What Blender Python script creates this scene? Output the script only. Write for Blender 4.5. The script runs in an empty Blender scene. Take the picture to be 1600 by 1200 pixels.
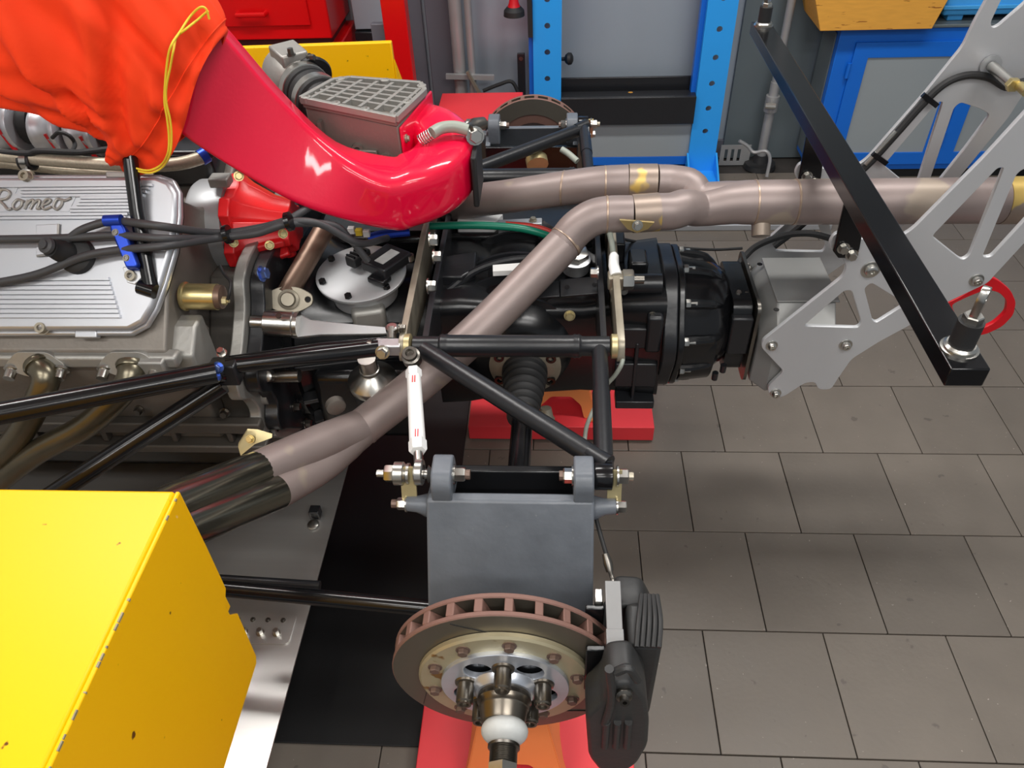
import bpy, bmesh, math, random
from mathutils import Vector, Matrix, noise
V = Vector
random.seed(7)
SC = bpy.context.scene
COL = SC.collection

# ------------------------------------------------------------------ camera
CAM_H = 1.72
FOC = 1200.0                                   # focal length in pixels of the 1600 px wide frame
AY = V((72, 1090, -FOC)).normalized()          # world +Y seen in camera axes
_b = (AY.x * 60 + AY.z * -FOC) / AY.y
AZ = -V((60, -_b, -FOC)).normalized()          # world +Z in camera axes
AX = AY.cross(AZ)
ROT = Matrix((AX, AY, AZ))                     # camera axes -> world
cam_d = bpy.data.cameras.new('camera')
cam = bpy.data.objects.new('camera', cam_d)
COL.objects.link(cam)
cam_d.sensor_fit = 'HORIZONTAL'; cam_d.sensor_width = 36.0
cam_d.lens = FOC / 1600 * 36.0
cam_d.clip_start = 0.05; cam_d.clip_end = 50
cam.matrix_world = Matrix.Translation((0, 0, CAM_H)) @ ROT.to_4x4()
SC.camera = cam

# ------------------------------------------------------------------ light
world = bpy.data.worlds.new('world'); SC.world = world
world.use_nodes = True
_bg = world.node_tree.nodes['Background']
_bg.inputs[0].default_value = (0.86, 0.93, 1.0, 1); _bg.inputs[1].default_value = 0.30

def area(name, loc, tgt, sx, sy, power, col=(1, 0.98, 0.95)):
    l = bpy.data.lights.new(name, 'AREA'); l.shape = 'RECTANGLE'; l.size = sx; l.size_y = sy
    l.energy = power; l.color = col
    o = bpy.data.objects.new(name, l); COL.objects.link(o)
    o.location = loc
    o.rotation_euler = (V(tgt) - V(loc)).to_track_quat('-Z', 'Y').to_euler()
    return o
LAMPS = [(-1.3, -0.35), (0.9, -0.35), (-1.3, -1.4), (0.9, -1.4), (-1.3, 1.9), (0.9, 1.9)]
for lx, ly in LAMPS:
    area('ceiling_lamp_light', (lx, ly, 2.93), (lx, ly, 0), 1.5, 0.28, 36 if ly > 1 else (16 if lx < 0 else 27))
SC.view_settings.view_transform = 'Standard'
SC.view_settings.look = 'None'
SC.view_settings.gamma = 1.0
SC.view_settings.use_curve_mapping = False
SC.view_settings.exposure = 0.0

# ------------------------------------------------------------------ helpers
YC = 1.445                                     # centre plane of the car
C0 = V((0, 0, CAM_H))
def P(px, py, X=None, Y=None, Z=None):
    d = ROT @ V((px - 800, 600 - py, -FOC))
    t = (Z - CAM_H) / d.z if Z is not None else (Y / d.y if Y is not None else X / d.x)
    return C0 + d * t
def PN(px, py, o, n):                          # pixel ray with a plane
    d = ROT @ V((px - 800, 600 - py, -FOC))
    return C0 + d * ((V(o) - C0).dot(n) / d.dot(n))

MIR = [False]
WL = {}
def mirp(p):
    p = V(p)
    return V((p.x, 2 * YC - p.y, p.z)) if MIR[0] else p
def frame(d, up=None):
    d = V(d).normalized()
    up = V(up) if up else (V((0, 0, 1)) if abs(d.z) < .9 else V((1, 0, 0)))
    a = up.cross(d)
    if a.length < 1e-6: a = V((0, 1, 0)).cross(d)
    a.normalize()
    return d, a, d.cross(a)
def cr(pts, n=6):
    pts = [V(p) if len(p) <= 3 else V(p) for p in pts]
    out = []
    m = len(pts)
    for i in range(m - 1):
        p0 = pts[i - 1] if i else pts[0] * 2 - pts[1]
        p1, p2 = pts[i], pts[i + 1]
        p3 = pts[i + 2] if i + 2 < m else pts[-1] * 2 - pts[-2]
        for k in range(n):
            t = k / n
            out.append(0.5 * ((2 * p1) + (p2 - p0) * t + (2 * p0 - 5 * p1 + 4 * p2 - p3) * t * t + (3 * p1 - p0 - 3 * p2 + p3) * t ** 3))
    out.append(pts[-1].copy())
    return out

class M:
    def __init__(s): s.v = []; s.f = []
    def add(s, vs, fs):
        b = len(s.v); s.v += [V(p) for p in vs]; s.f += [tuple(i + b for i in f) for f in fs]; return s
    def loft(s, rings, caps=True, closed=False):
        n = len(rings[0]); vs = [p for r in rings for p in r]; fs = []
        m = len(rings)
        for i in range(m if closed else m - 1):
            for k in range(n):
                a = i * n + k; b = i * n + (k + 1) % n; j = (i + 1) % m
                fs.append((a, b, j * n + (k + 1) % n, j * n + k))
        if caps and not closed:
            fs.append(tuple(range(n - 1, -1, -1))); fs.append(tuple((m - 1) * n + k for k in range(n)))
        return s.add(vs, fs)
    def obox(s, c, ax, ay, az):                # half-extent vectors
        c, ax, ay, az = V(c), V(ax), V(ay), V(az)
        vs = [c + ax * i + ay * j + az * k for k in (-1, 1) for j in (-1, 1) for i in (-1, 1)]
        fs = [(0, 2, 3, 1), (4, 5, 7, 6), (0, 1, 5, 4), (2, 6, 7, 3), (0, 4, 6, 2), (1, 3, 7, 5)]
        if ax.cross(ay).dot(az) < 0: fs = [f[::-1] for f in fs]
        return s.add(vs, fs)
    def box(s, x0, x1, y0, y1, z0, z1):
        return s.obox(((x0 + x1) / 2, (y0 + y1) / 2, (z0 + z1) / 2), ((x1 - x0) / 2, 0, 0), (0, (y1 - y0) / 2, 0), (0, 0, (z1 - z0) / 2))
    def bar(s, a, b, w, h, up=(0, 0, 1)):
        a, b = V(a), V(b); d, u, w2 = frame(b - a, up)
        return s.obox((a + b) / 2, (b - a) / 2, u * w / 2, w2 * h / 2)
    def tube(s, pts, r, n=14, caps=True):
        pts = [V(p) for p in pts]; m = len(pts)
        rr = r if isinstance(r, (list, tuple)) else [r] * m
        rings = []; prev = None
        for i in range(m):
            d = (pts[min(i + 1, m - 1)] - pts[max(i - 1, 0)])
            if prev is None: d, a, b = frame(d)
            else:
                d.normalize(); a = prev - d * prev.dot(d)
                a = a.normalized() if a.length > 1e-6 else frame(d)[1]
                b = d.cross(a)
            prev = a
            rings.append([pts[i] + (a * math.cos(2 * math.pi * k / n) + b * math.sin(2 * math.pi * k / n)) * rr[i] for k in range(n)])
        return s.loft(rings, caps)
    def lathe(s, o, axis, prof, n=32, caps=True):
        o = V(o); d, a, b = frame(axis)
        rings = [[o + d * t + (a * math.cos(2 * math.pi * k / n) + b * math.sin(2 * math.pi * k / n)) * max(r, 1e-5) for k in range(n)] for t, r in prof]
        return s.loft(rings, caps)
    def hexa(s, o, axis, r, h, rot=0):
        o = V(o); d, a, b = frame(axis)
        ring = lambda t, q: [o + d * t + (a * math.cos(rot + math.pi / 3 * k) + b * math.sin(rot + math.pi / 3 * k)) * q for k in range(6)]
        return s.loft([ring(0, r), ring(h * .85, r), ring(h, r * .88)])
    def prism(s, poly, d):
        poly = [V(p) for p in poly]; d = V(d); n = len(poly)
        nr = V((0, 0, 0))
        for i in range(n): nr += poly[i].cross(poly[(i + 1) % n])
        if nr.dot(d) < 0: poly = poly[::-1]
        return s.loft([poly, [p + d for p in poly]])
    def sphere(s, o, r, n=16, sq=(1, 1, 1)):
        o = V(o); rings = []
        for i in range(1, n // 2):
            t = math.pi * i / (n // 2)
            rings.append([o + V((math.sin(t) * math.cos(2 * math.pi * k / n) * sq[0], math.sin(t) * math.sin(2 * math.pi * k / n) * sq[1], -math.cos(t) * sq[2])) * r for k in range(n)])
        return s.loft(rings)
    def build(s, name, mat, parent=None, sm=35, bev=0, loc=None, label=None):
        vs = [mirp(p) for p in s.v]; fs = [f[::-1] for f in s.f] if MIR[0] else s.f
        if parent is not None: o_loc = WL[parent.name]
        elif loc is not None: o_loc = mirp(loc)
        else:
            o_loc = V(((min(p.x for p in vs) + max(p.x for p in vs)) / 2, (min(p.y for p in vs) + max(p.y for p in vs)) / 2, min(p.z for p in vs)))
        me = bpy.data.meshes.new(name)
        me.from_pydata([p - o_loc for p in vs], [], fs); me.update()
        me.materials.append(MT[mat] if isinstance(mat, str) else mat)
        if sm:
            me.polygons.foreach_set('use_smooth', [True] * len(me.polygons))
            me.set_sharp_from_angle(angle=math.radians(sm))
        o = bpy.data.objects.new(name, me); COL.objects.link(o)
        WL[o.name] = o_loc
        if parent is not None: o.parent = parent
        else: o.location = o_loc
        if bev:
            bm = o.modifiers.new('bevel', 'BEVEL'); bm.width = bev; bm.segments = 2; bm.limit_method = 'ANGLE'; bm.angle_limit = math.radians(40)
            bm.harden_normals = False
        if label: o['label'] = label
        return o

def thing(name, label, cat, loc, group=None):
    o = bpy.data.objects.new(name, None); COL.objects.link(o)
    o.empty_display_size = .05
    o.location = mirp(loc); WL[o.name] = mirp(loc)
    return tag(o, label, cat, group)
def tag(o, label, cat=None, group=None, kind=None):
    o['label'] = label
    if cat: o['category'] = cat
    if group: o['group'] = group
    if kind: o['kind'] = kind
    return o
def struct(o, label=None):
    o['kind'] = 'structure'
    if label: o['label'] = label
    return o
def rp(pts, r, n=4):                            # round the corners of a 2-D polygon
    out = []; m = len(pts)
    for i in range(m):
        p = V(pts[i]); a = V(pts[i - 1]) - p; b = V(pts[(i + 1) % m]) - p
        q = min(r, a.length * .45, b.length * .45)
        a = p + a.normalized() * q; b = p + b.normalized() * q
        for k in range(n + 1):
            t = k / n
            out.append((a * (1 - t) ** 2 + p * 2 * t * (1 - t) + b * t * t))
    return out
def circ(x, y, r, n=20): return [V((x + r * math.cos(2 * math.pi * k / n), y + r * math.sin(2 * math.pi * k / n))) for k in range(n)]
def plate(outline, holes, o, u, v, th, bev=0.0):  # sheet with cut-outs, centred on plane through o
    cu = bpy.data.curves.new('tmp', 'CURVE'); cu.dimensions = '2D'; cu.fill_mode = 'BOTH'
    cu.extrude = max(th / 2 - bev, 1e-5); cu.bevel_depth = bev; cu.bevel_resolution = 1; cu.offset = -bev
    for pl in [outline] + list(holes):
        sp = cu.splines.new('POLY'); sp.points.add(len(pl) - 1)
        for k, p in enumerate(pl): sp.points[k].co = (p[0], p[1], 0, 1)
        sp.use_cyclic_u = True
    ob = bpy.data.objects.new('tmp', cu); COL.objects.link(ob)
    dg = bpy.context.evaluated_depsgraph_get(); me = bpy.data.meshes.new_from_object(ob.evaluated_get(dg))
    o, u, v = V(o), V(u), V(v); w = u.cross(v)
    m = M(); m.add([o + u * p.co.x + v * p.co.y + w * p.co.z for p in me.vertices], [tuple(f.vertices) for f in me.polygons])
    bpy.data.objects.remove(ob); bpy.data.curves.remove(cu); bpy.data.meshes.remove(me)
    return m
def bolt(parent, p, ax, r, h, mat='steel', name='bolt', washer=True):
    m = M(); p = V(p); ax = V(ax).normalized()
    if washer: m.lathe(p, ax, [(0, r * 1.35), (h * .18, r * 1.35)], 14)
    m.hexa(p + ax * h * .15, ax, r, h, .3)
    return m.build(name, mat, parent, sm=30)
def capscrew(parent, p, ax, r, h, mat='steel', name='cap_screw'):
    m = M(); m.lathe(p, ax, [(0, r * 1.25), (h * .1, r * 1.25), (h * .12, r), (h, r), (h, r * .55), (h * .5, r * .5)], 14)
    return m.build(name, mat, parent, sm=30)

# ------------------------------------------------------------------ materials
def lin(c): return tuple((x / 255 / 12.92) if x / 255 <= .04045 else ((x / 255 + .055) / 1.055) ** 2.4 for x in c)
MT = {}
def mk(name, rgb, rough=.5, metal=0., var=.08, vs=6., bump=0., bs=150., coat=0., spec=.5, spots=None, rvar=.0, stretch=None):
    m = bpy.data.materials.new(name); m.use_nodes = True
    nt = m.node_tree; N = nt.nodes; L = nt.links; b = N['Principled BSDF']
    c = lin(rgb)
    b.inputs['Roughness'].default_value = rough; b.inputs['Metallic'].default_value = metal
    b.inputs['Specular IOR Level'].default_value = spec
    if coat: b.inputs['Coat Weight'].default_value = coat; b.inputs['Coat Roughness'].default_value = .06
    tc = N.new('ShaderNodeTexCoord'); co = tc.outputs['Object']
    if stretch:
        mp = N.new('ShaderNodeMapping'); mp.inputs['Scale'].default_value = stretch; L.new(co, mp.inputs['Vector']); co = mp.outputs[0]
    ns = N.new('ShaderNodeTexNoise'); ns.inputs['Scale'].default_value = vs; ns.inputs['Detail'].default_value = 6
    L.new(co, ns.inputs['Vector'])
    mx = N.new('ShaderNodeMix'); mx.data_type = 'RGBA'
    mx.inputs['A'].default_value = (*[x * (1 - var) for x in c], 1); mx.inputs['B'].default_value = (*[min(1, x * (1 + var)) for x in c], 1)
    L.new(ns.outputs['Fac'], mx.inputs['Factor']); colr = mx.outputs['Result']
    if spots:                                   # (colour, scale, threshold)
        for (sc, ss, th) in spots:
            n2 = N.new('ShaderNodeTexNoise'); n2.inputs['Scale'].default_value = ss; n2.inputs['Detail'].default_value = 3
            L.new(co, n2.inputs['Vector'])
            rm = N.new('ShaderNodeMapRange'); rm.inputs['From Min'].default_value = th; rm.inputs['From Max'].default_value = th + .03
            L.new(n2.outputs['Fac'], rm.inputs['Value'])
            m2 = N.new('ShaderNodeMix'); m2.data_type = 'RGBA'; m2.inputs['B'].default_value = (*lin(sc), 1)
            L.new(rm.outputs[0], m2.inputs['Factor']); L.new(colr, m2.inputs['A']); colr = m2.outputs['Result']
    L.new(colr, b.inputs['Base Color'])
    if rvar:
        rr = N.new('ShaderNodeMapRange'); rr.inputs['To Min'].default_value = rough - rvar; rr.inputs['To Max'].default_value = rough + rvar
        L.new(ns.outputs['Fac'], rr.inputs['Value']); L.new(rr.outputs[0], b.inputs['Roughness'])
    if bump:
        n3 = N.new('ShaderNodeTexNoise'); n3.inputs['Scale'].default_value = bs; n3.inputs['Detail'].default_value = 4
        L.new(co, n3.inputs['Vector'])
        bp = N.new('ShaderNodeBump'); bp.inputs['Strength'].default_value = bump; bp.inputs['Distance'].default_value = .002
        L.new(n3.outputs['Fac'], bp.inputs['Height']); L.new(bp.outputs[0], b.inputs['Normal'])
    MT[name] = m
    return m
mk('black_gloss', (18, 18, 20), .18, var=.2)
mk('black_satin', (30, 31, 34), .33, var=.2, bump=.15, bs=90)
mk('black_case', (21, 22, 24), .24, var=.25, bump=.12, bs=60)
mk('black_rubber', (30, 30, 31), .6, var=.1)
mk('cable_grey', (62, 62, 64), .5, var=.1)
mk('mag_upright', (98, 103, 110), .40, var=.28, vs=16, bump=.6, bs=38, rvar=.1, spots=[((112, 116, 120), 130, .72)])
mk('steel', (196, 194, 188), .28, 1., var=.1, vs=40)
mk('steel_dark', (120, 116, 110), .35, 1., var=.2, vs=30)
mk('steel_worn', (158, 150, 134), .42, .6, var=.3, vs=25)
mk('alu', (200, 201, 203), .42, .85, var=.05, vs=8)
mk('alu_sheet', (205, 203, 200), .38, .85, var=.06, vs=5, stretch=(1, 14, 1))
mk('alu_cast', (162, 160, 155), .5, .6, var=.12, vs=14, bump=.25, bs=120)
mk('alu_cast_warm', (128, 122, 115), .5, .5, var=.16, vs=14, bump=.25, bs=120)
mk('alu_cover', (200, 202, 207), .40, .75, var=.05, vs=10)
mk('plate_grey', (186, 188, 190), .45, .55, var=.05, vs=6)
mk('plate_light', (202, 203, 205), .45, .45, var=.05, vs=6)
mk('block_dark', (84, 80, 75), .55, .4, var=.25, vs=9, bump=.3, bs=60)
mk('alu_dull', (144, 144, 142), .45, .4, var=.12, vs=8)
mk('gold_zinc', (214, 196, 140), .3, .9, var=.12, vs=20)
mk('gold_worn', (196, 182, 138), .4, .7, var=.2, vs=22)
mk('titanium', (142, 128, 124), .46, .3, var=.2, vs=9, rvar=.08, spots=[((160, 146, 132), 6, .64)])
mk('titanium_gold', (150, 134, 122), .42, .45, var=.15, vs=10, spots=[((206, 176, 100), 9, .52)])
mk('weld', (172, 150, 132), .4, .6, var=.3, vs=60)
mk('pipe_polished', (132, 130, 118), .18, .95, var=.3, vs=6)
mk('header_pipe', (112, 106, 90), .30, .85, var=.3, vs=8)
mk('rust_pipe', (120, 98, 84), .4, .6, var=.25, vs=12)
mk('disc_face', (116, 110, 99), .36, .75, var=.14, vs=9, rvar=.08)
mk('disc_rim', (124, 92, 82), .6, .2, var=.14, vs=20)
mk('bell_gold', (186, 176, 146), .42, .6, var=.12, vs=14, spots=[((140, 105, 60), 18, .66)])
mk('bolt_brown', (118, 98, 88), .5, .5, var=.2)
mk('hub_alu', (200, 206, 216), .32, .7, var=.22, vs=20)
mk('hub_bronze', (116, 109, 99), .28, .9, var=.25, vs=20)
mk('caliper_black', (46, 46, 46), .5, .1, var=.2, vs=14, bump=.25, bs=70)
mk('shim_grey', (150, 150, 150), .4, .5, var=.06)
mk('crimson', (226, 0, 54), .4, var=.05, vs=4, bump=.12, bs=130, coat=.8, spec=.25)
mk('red_cast', (224, 34, 38), .34, var=.08, bump=.15, bs=80)
mk('red_cabinet', (204, 8, 14), .3, var=.06)
mk('red_block', (234, 58, 66), .5, var=.07, vs=5, spots=[((238, 120, 120), 60, .76)])
mk('red_bright', (200, 14, 28), .35, var=.05)
mk('orange_cloth', (250, 62, 6), .85, var=.06, vs=5, bump=.1, bs=600)
mk('orange_stand', (248, 150, 84), .45, var=.06, spots=[((150, 70, 40), 40, .74)])
mk('yellow_cord', (232, 200, 50), .6, var=.05)
mk('yellow_paint', (252, 190, 0), .40, var=.03, vs=3, spec=.35, spots=[((96, 60, 20), 34, .715), ((235, 235, 225), 13, .755)])
mk('yellow_chip', (150, 140, 110), .6, var=.6, vs=90)
mk('blue_press', (44, 158, 240), .35, var=.05, vs=4)
mk('blue_cabinet', (18, 104, 206), .35, var=.06, vs=3)
mk('blue_anodised', (40, 74, 190), .3, .6, var=.06)
mk('blue_light', (70, 165, 232), .4, var=.05)
mk('cabinet_grey', (160, 168, 172), .32, .25, var=.06, vs=4)
mk('cabinet_side', (104, 114, 118), .4, .2, var=.08, vs=4)
mk('wall_grey', (156, 166, 176), .35, .2, var=.12, vs=2.2, stretch=(1, 1, .6))
mk('wall_dark', (98, 98, 106), .4, .1, var=.12, vs=3)
mk('wall_side', (170, 172, 174), .7, var=.04)
mk('galvanised', (168, 168, 168), .4, .45, var=.15, vs=10)
mk('wood', (222, 160, 64), .55, var=.16, vs=7, stretch=(2, 12, 12), spots=[((150, 92, 30), 9, .66)])
mk('mat_black', (14, 14, 15), .55, var=.3, vs=4, spots=[((52, 50, 48), 160, .74)])
mk('white_paint', (226, 226, 224), .4, var=.05)
mk('hose_green', (10, 112, 88), .35, var=.05)
mk('hose_red', (196, 60, 50), .4, var=.05)
mk('hose_grey', (150, 156, 146), .4, var=.06)
mk('braid', (186, 176, 156), .45, .5, var=.3, vs=220)
mk('blue_bolt', (120, 150, 226), .3, .9, var=.1)
mk('label_grey', (190, 192, 190), .5, var=.1, vs=120)
mk('grout', (52, 48, 45), .8, var=.2, vs=30)
mk('ceiling_white', (228, 228, 226), .8, var=.02)
mk('bleach_white', (238, 238, 236), .35, var=.03)
mk('ink_red', (214, 40, 50), .5, var=.03)
mk('strip_grey', (172, 174, 178), .4, .4, var=.06)
def mk_tile():
    m = mk('floor_tile', (108, 100, 91), .5, var=.14, vs=9, bump=.25, bs=70, rvar=.1, spots=[((160, 152, 144), 110, .715), ((90, 83, 76), 22, .69)])
    nt = m.node_tree; N = nt.nodes; L = nt.links; b = N['Principled BSDF']
    src = b.inputs['Base Color'].links[0].from_socket
    oi = N.new('ShaderNodeObjectInfo'); hs = N.new('ShaderNodeHueSaturation')
    mr = N.new('ShaderNodeMapRange'); mr.inputs['To Min'].default_value = .88; mr.inputs['To Max'].default_value = 1.1
    L.new(oi.outputs['Random'], mr.inputs['Value']); L.new(mr.outputs[0], hs.inputs['Value']); L.new(src, hs.inputs['Color'])
    L.new(hs.outputs[0], b.inputs['Base Color'])
    # shift the pattern from tile to tile
    tc = [n for n in N if n.type == 'TEX_COORD'][0]
    ad = N.new('ShaderNodeVectorMath'); ad.operation = 'ADD'
    ml = N.new('ShaderNodeVectorMath'); ml.operation = 'SCALE'; ml.inputs['Scale'].default_value = 1.0
    L.new(oi.outputs['Location'], ml.inputs[0])
    for l in list(tc.outputs['Object'].links):
        t = l.to_socket; L.remove(l); L.new(ad.outputs[0], t)
    L.new(tc.outputs['Object'], ad.inputs[0]); L.new(ml.outputs[0], ad.inputs[1])
mk_tile()
def mk_emit():
    m = bpy.data.materials.new('lamp_diffuser'); m.use_nodes = True
    b = m.node_tree.nodes['Principled BSDF']; b.inputs['Emission Color'].default_value = (1, .98, .95, 1); b.inputs['Emission Strength'].default_value = 4
    MT['lamp_diffuser'] = m
mk_emit()
# ================================================================== the room
WY = 3.55
fl = struct(M().box(-2.6, 3.2, -2.4, WY + .1, -.06, -.008).build('floor', 'grout', sm=0, loc=(0, 0, 0)), 'grey brown stone tile floor of the workshop')
tm = M().box(-.1430, .1430, -.1468, .1468, -.03, 0)
t0 = tm.build('floor_tile', 'floor_tile', fl, sm=0, bev=.0015)
PX, PY = .2885, .2965
ROWS = {0: .363, 1: .518, 2: .381, 3: .513}
cnt = 0
for j in range(-3, 10):
    y0 = .7085 + j * PY
    if y0 + PY > WY + .09: continue
    off = ROWS.get(j, .36 if j % 2 == 0 else .505)
    if j == -1: off = .20
    for i in range(-7, 7):
        xc = off + PX * (i - 1) + PX / 2
        o = t0 if cnt == 0 else t0.copy()
        if cnt: COL.objects.link(o); o.parent = fl
        o.location = (xc, y0 + PY / 2, 0); cnt += 1
wb = struct(M().box(-2.6, 3.2, WY, WY + .12, -.03, 3.0).build('wall_back', 'wall_grey', sm=0, loc=(0, WY, 0)), 'grey painted workshop wall behind the press')
M().box(-.80, -.585, WY - .012, WY - .001, 0, 2.6).build('wall_panel', 'wall_dark', wb, bev=.002)
M().box(-.565, -.41, WY - .05, WY - .001, 0, 2.6).build('wall_pillar', 'wall_dark', wb, bev=.004)
M().box(.80, 1.9, WY - .02, WY - .001, 0, 2.6).build('wall_panel', 'cabinet_side', wb, bev=.002)
struct(M().box(-.40, .98, WY - .014, WY, 0, .09).build('baseboard_back', 'wall_dark', sm=0, bev=.002), 'low grey skirting along the back wall')
struct(M().box(-2.7, -2.6, -2.4, WY + .1, -.03, 3.0).build('wall_left', 'wall_side', sm=0), 'plain side wall of the workshop')
struct(M().box(-2.7, 3.3, -2.4, WY + .1, 3.0, 3.1).build('ceiling', 'ceiling_white', sm=0), 'white workshop ceiling')
nm = ['middle left', 'middle right', 'front left', 'front right', 'rear left', 'rear right']
for k, (lx, ly) in enumerate(LAMPS):
    t = thing('ceiling_lamp', 'long white strip lamp on the ceiling, %s of six' % nm[k], 'lamp', (lx, ly, 2.999), 'ceiling strip lamps')
    M().box(lx - .78, lx + .78, ly - .16, ly + .16, 2.965, 2.999).build('housing', 'white_paint', t, bev=.004)
    M().box(lx - .75, lx + .75, ly - .13, ly + .13, 2.95, 2.964).build('diffuser', 'lamp_diffuser', t)

# raised grey rail on the floor behind the gearbox
rl = M().box(-.62, 1.15, 2.86, 2.95, 0, .028); tag(rl.build('floor_rail', 'strip_grey', bev=.004), 'low pale grey metal rail lying on the floor behind the exhaust', 'rail')

# ------------------------------------------------------------------ blue shop press
t = thing('shop_press', 'bright blue floor press with rows of holes in its posts and black bed beam', 'press', (.32, 3.42, 0))
for x0, x1, zh in ((-.098, .022, (.135, .235, .345, .453, .565, .672, .775, .878, .98, 1.085, 1.19, 1.3)), (.614, .737, (.205, .31, .42, .53, .645, .765, .88, .99, 1.1, 1.2, 1.3))):
    xc = (x0 + x1) / 2
    ol = [V((x0, .0)), V((x1, 0)), V((x1, 1.75)), V((x0, 1.75))]
    po = plate(ol, [circ(xc, z, .0125, 16) for z in zh], (0, 3.383, 0), (1, 0, 0), (0, 0, 1), .008).build('post', 'blue_press', t, sm=30)
    M().box(x0, x0 + .008, 3.388, 3.475, 0, 1.75).build('flange', 'blue_press', po)
    M().box(x1 - .008, x1, 3.388, 3.475, 0, 1.75).build('flange', 'blue_press', po)
    M().box(x0 - .02, x0 + .0, 3.41, 3.45, .03, 1.75).build('side_strip', 'blue_cabinet', po)
    ft = M(); ft.prism([(x0 - .01, 3.22, 0), (x0 - .01, 3.54, 0), (x0 - .01, 3.54, .012), (x0 - .01, 3.22, .012)], (x1 - x0 + .02, 0, 0))
    ft.prism([(x1, 3.22, .012), (x1, 3.383, .012), (x1, 3.383, .10)], (.008, 0, 0)); ft.prism([(x0 - .008, 3.22, .012), (x0 - .008, 3.383, .012), (x0 - .008, 3.383, .10)], (.008, 0, 0))
    ft.build('foot', 'blue_press', t)
be = M().box(.022, .614, 3.36, 3.372, .248, .372).box(.022, .614, 3.372, 3.44, .36, .372).build('bed_beam', 'black_satin', t, bev=.003)
M().box(.022, .614, 3.47, 3.482, .30, .42).build('bed_beam_rear', 'black_satin', t, bev=.003)
M().box(.022, .614, 3.40, 3.43, .034, .076).build('lower_crossbar', 'blue_cabinet', t, bev=.002)
M().box(.022, .614, 3.40, 3.41, .077, .247).build('lower_sheet', 'cabinet_grey', t)
M().box(-.098, .737, 3.36, 3.48, 1.65, 1.78).build('head_beam', 'blue_press', t, bev=.004)
tag(M().sphere(P(985, 146, Y=3.42), .011, 10, (1.6, 1, .6)).build('wood_offcut', 'wood'), 'tiny yellow wood offcut on the black press bed', 'offcut')

# lamp and black strap hanging on left post
t = thing('work_light', 'red and black hand lamp hanging beside the left press post', 'work light', P(803, 18, Y=3.37))
c = P(803, 12, Y=3.37)
M().lathe(c + V((0, 0, .07)), (0, 0, -1), [(0, .014), (.05, .02), (.07, .028)], 16).build('body', 'red_bright', t)
M().lathe(c, (0, 0, -1), [(-.005, .028), (.01, .042), (.03, .044), (.032, .036)], 18).build('head', 'black_rubber', t)
M().bar(P(827, -5, Y=3.37), P(829, 58, Y=3.37), .02, .012, (0, 1, 0)).build('strap', 'black_rubber', t)
M().bar(P(803, -20, Y=3.37), P(827, -4, Y=3.37), .012, .012).build('hook', 'black_rubber', t)

# ------------------------------------------------------------------ left background
t = thing('tool_cabinet', 'red steel tool cabinet with drawer and small pull handle', 'tool cabinet', (-1.5, 3.3, 0))
xr = -.90
M().box(-2.2, xr, 3.19, 3.54, .70, 1.15).build('body', 'red_cabinet', t, bev=.006)
dr = M().box(-2.1, xr - .075, 3.178, 3.189, .755, 1.1).build('drawer', 'red_cabinet', t, bev=.003)
h0, h1 = P(369, 24, Y=3.15), P(413, 23, Y=3.15)
M().tube([h0 + V((0, .028, 0)), h0, h1, h1 + V((0, .028, 0))], .009, 10).build('handle', 'red_cabinet', dr)
M().box(-2.2, xr + .02, 3.10, 3.54, 0, .665).build('base', 'red_cabinet', t, bev=.006)
M().box(-2.15, xr - .02, 3.22, 3.52, .665, .70).build('plinth_gap', 'black_satin', t)
t = thing('red_post', 'tall red steel upright standing behind the far yellow panel', 'post', (-.60, 3.05, 0))
a0 = P(595, 0, Y=3.02).x; a1 = P(633, 0, Y=3.02).x
M().box(a0, a1, 3.0, 3.07, .012, 1.7).build('upright', 'red_cabinet', t, bev=.004)
M().box(a0 - .06, a1 + .03, 2.93, 3.15, 0, .012).build('foot_plate', 'red_cabinet', t, bev=.002)
M().box(a0 - .055, a0 - .001, 3.03, 3.06, .45, .8).build('side_lug', 'wall_dark', t, bev=.003)
t = thing('wall_box', 'dark grey metal box on the wall between red cabinet and red post', 'box', (-.72, 3.5, .62))
M().box(-.86, -.70, 3.42, 3.536, .66, .95).build('case', 'wall_grey', t, bev=.004)
M().box(-.86, -.70, 3.40, 3.536, .62, .655).build('ledge', 'black_satin', t, bev=.003)
t = thing('red_crate', 'flat topped red box behind the far brake disc', 'box', (-.31, 3.06, 0))
M().box(-.475, -.15, 2.80, 3.23, 0, .44).build('body', 'red_cabinet', t, bev=.004)
M().box(-.485, -.14, 2.79, 3.24, .441, .452).build('lid', 'red_block', t, bev=.003)
t = thing('steel_pipe', 'thick vertical grey pipe with cross bracket standing against the wall', 'pipe', P(720, 130, Y=3.44))
p = P(720, 130, Y=3.44)
M().tube([(p.x, 3.44, 0), (p.x, 3.44, 2.6)], .028, 16).build('pipe', 'galvanised', t)
p2 = P(737, 100, Y=3.42)
M().bar(P(697, 119, Y=3.40), P(772, 121, Y=3.40), .02, .02).build('bracket', 'galvanised', t)
M().bar(P(730, 112, Y=3.38), P(752, 150, Y=3.38), .02, .012).build('brace', 'steel_worn', t)
tag(M().tube([(p2.x, 3.42, 0), (p2.x, 3.42, 2.6)], .016, 14).build('thin_pipe', 'galvanised'), 'thin shiny vertical pipe beside the thicker wall pipe', 'pipe')
pb = P(814, 83, Y=3.45); pc = P(816, 150, Y=3.45)
t = thing('pry_bar', 'flat black bar leaning upright beside the left press post', 'bar', (pc.x, 3.45, 0))
M().bar((pc.x, 3.45, 0), (pb.x, 3.45, pb.z), .034, .014, (0, 1, 0)).build('blade', 'black_satin', t, bev=.002)
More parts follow.
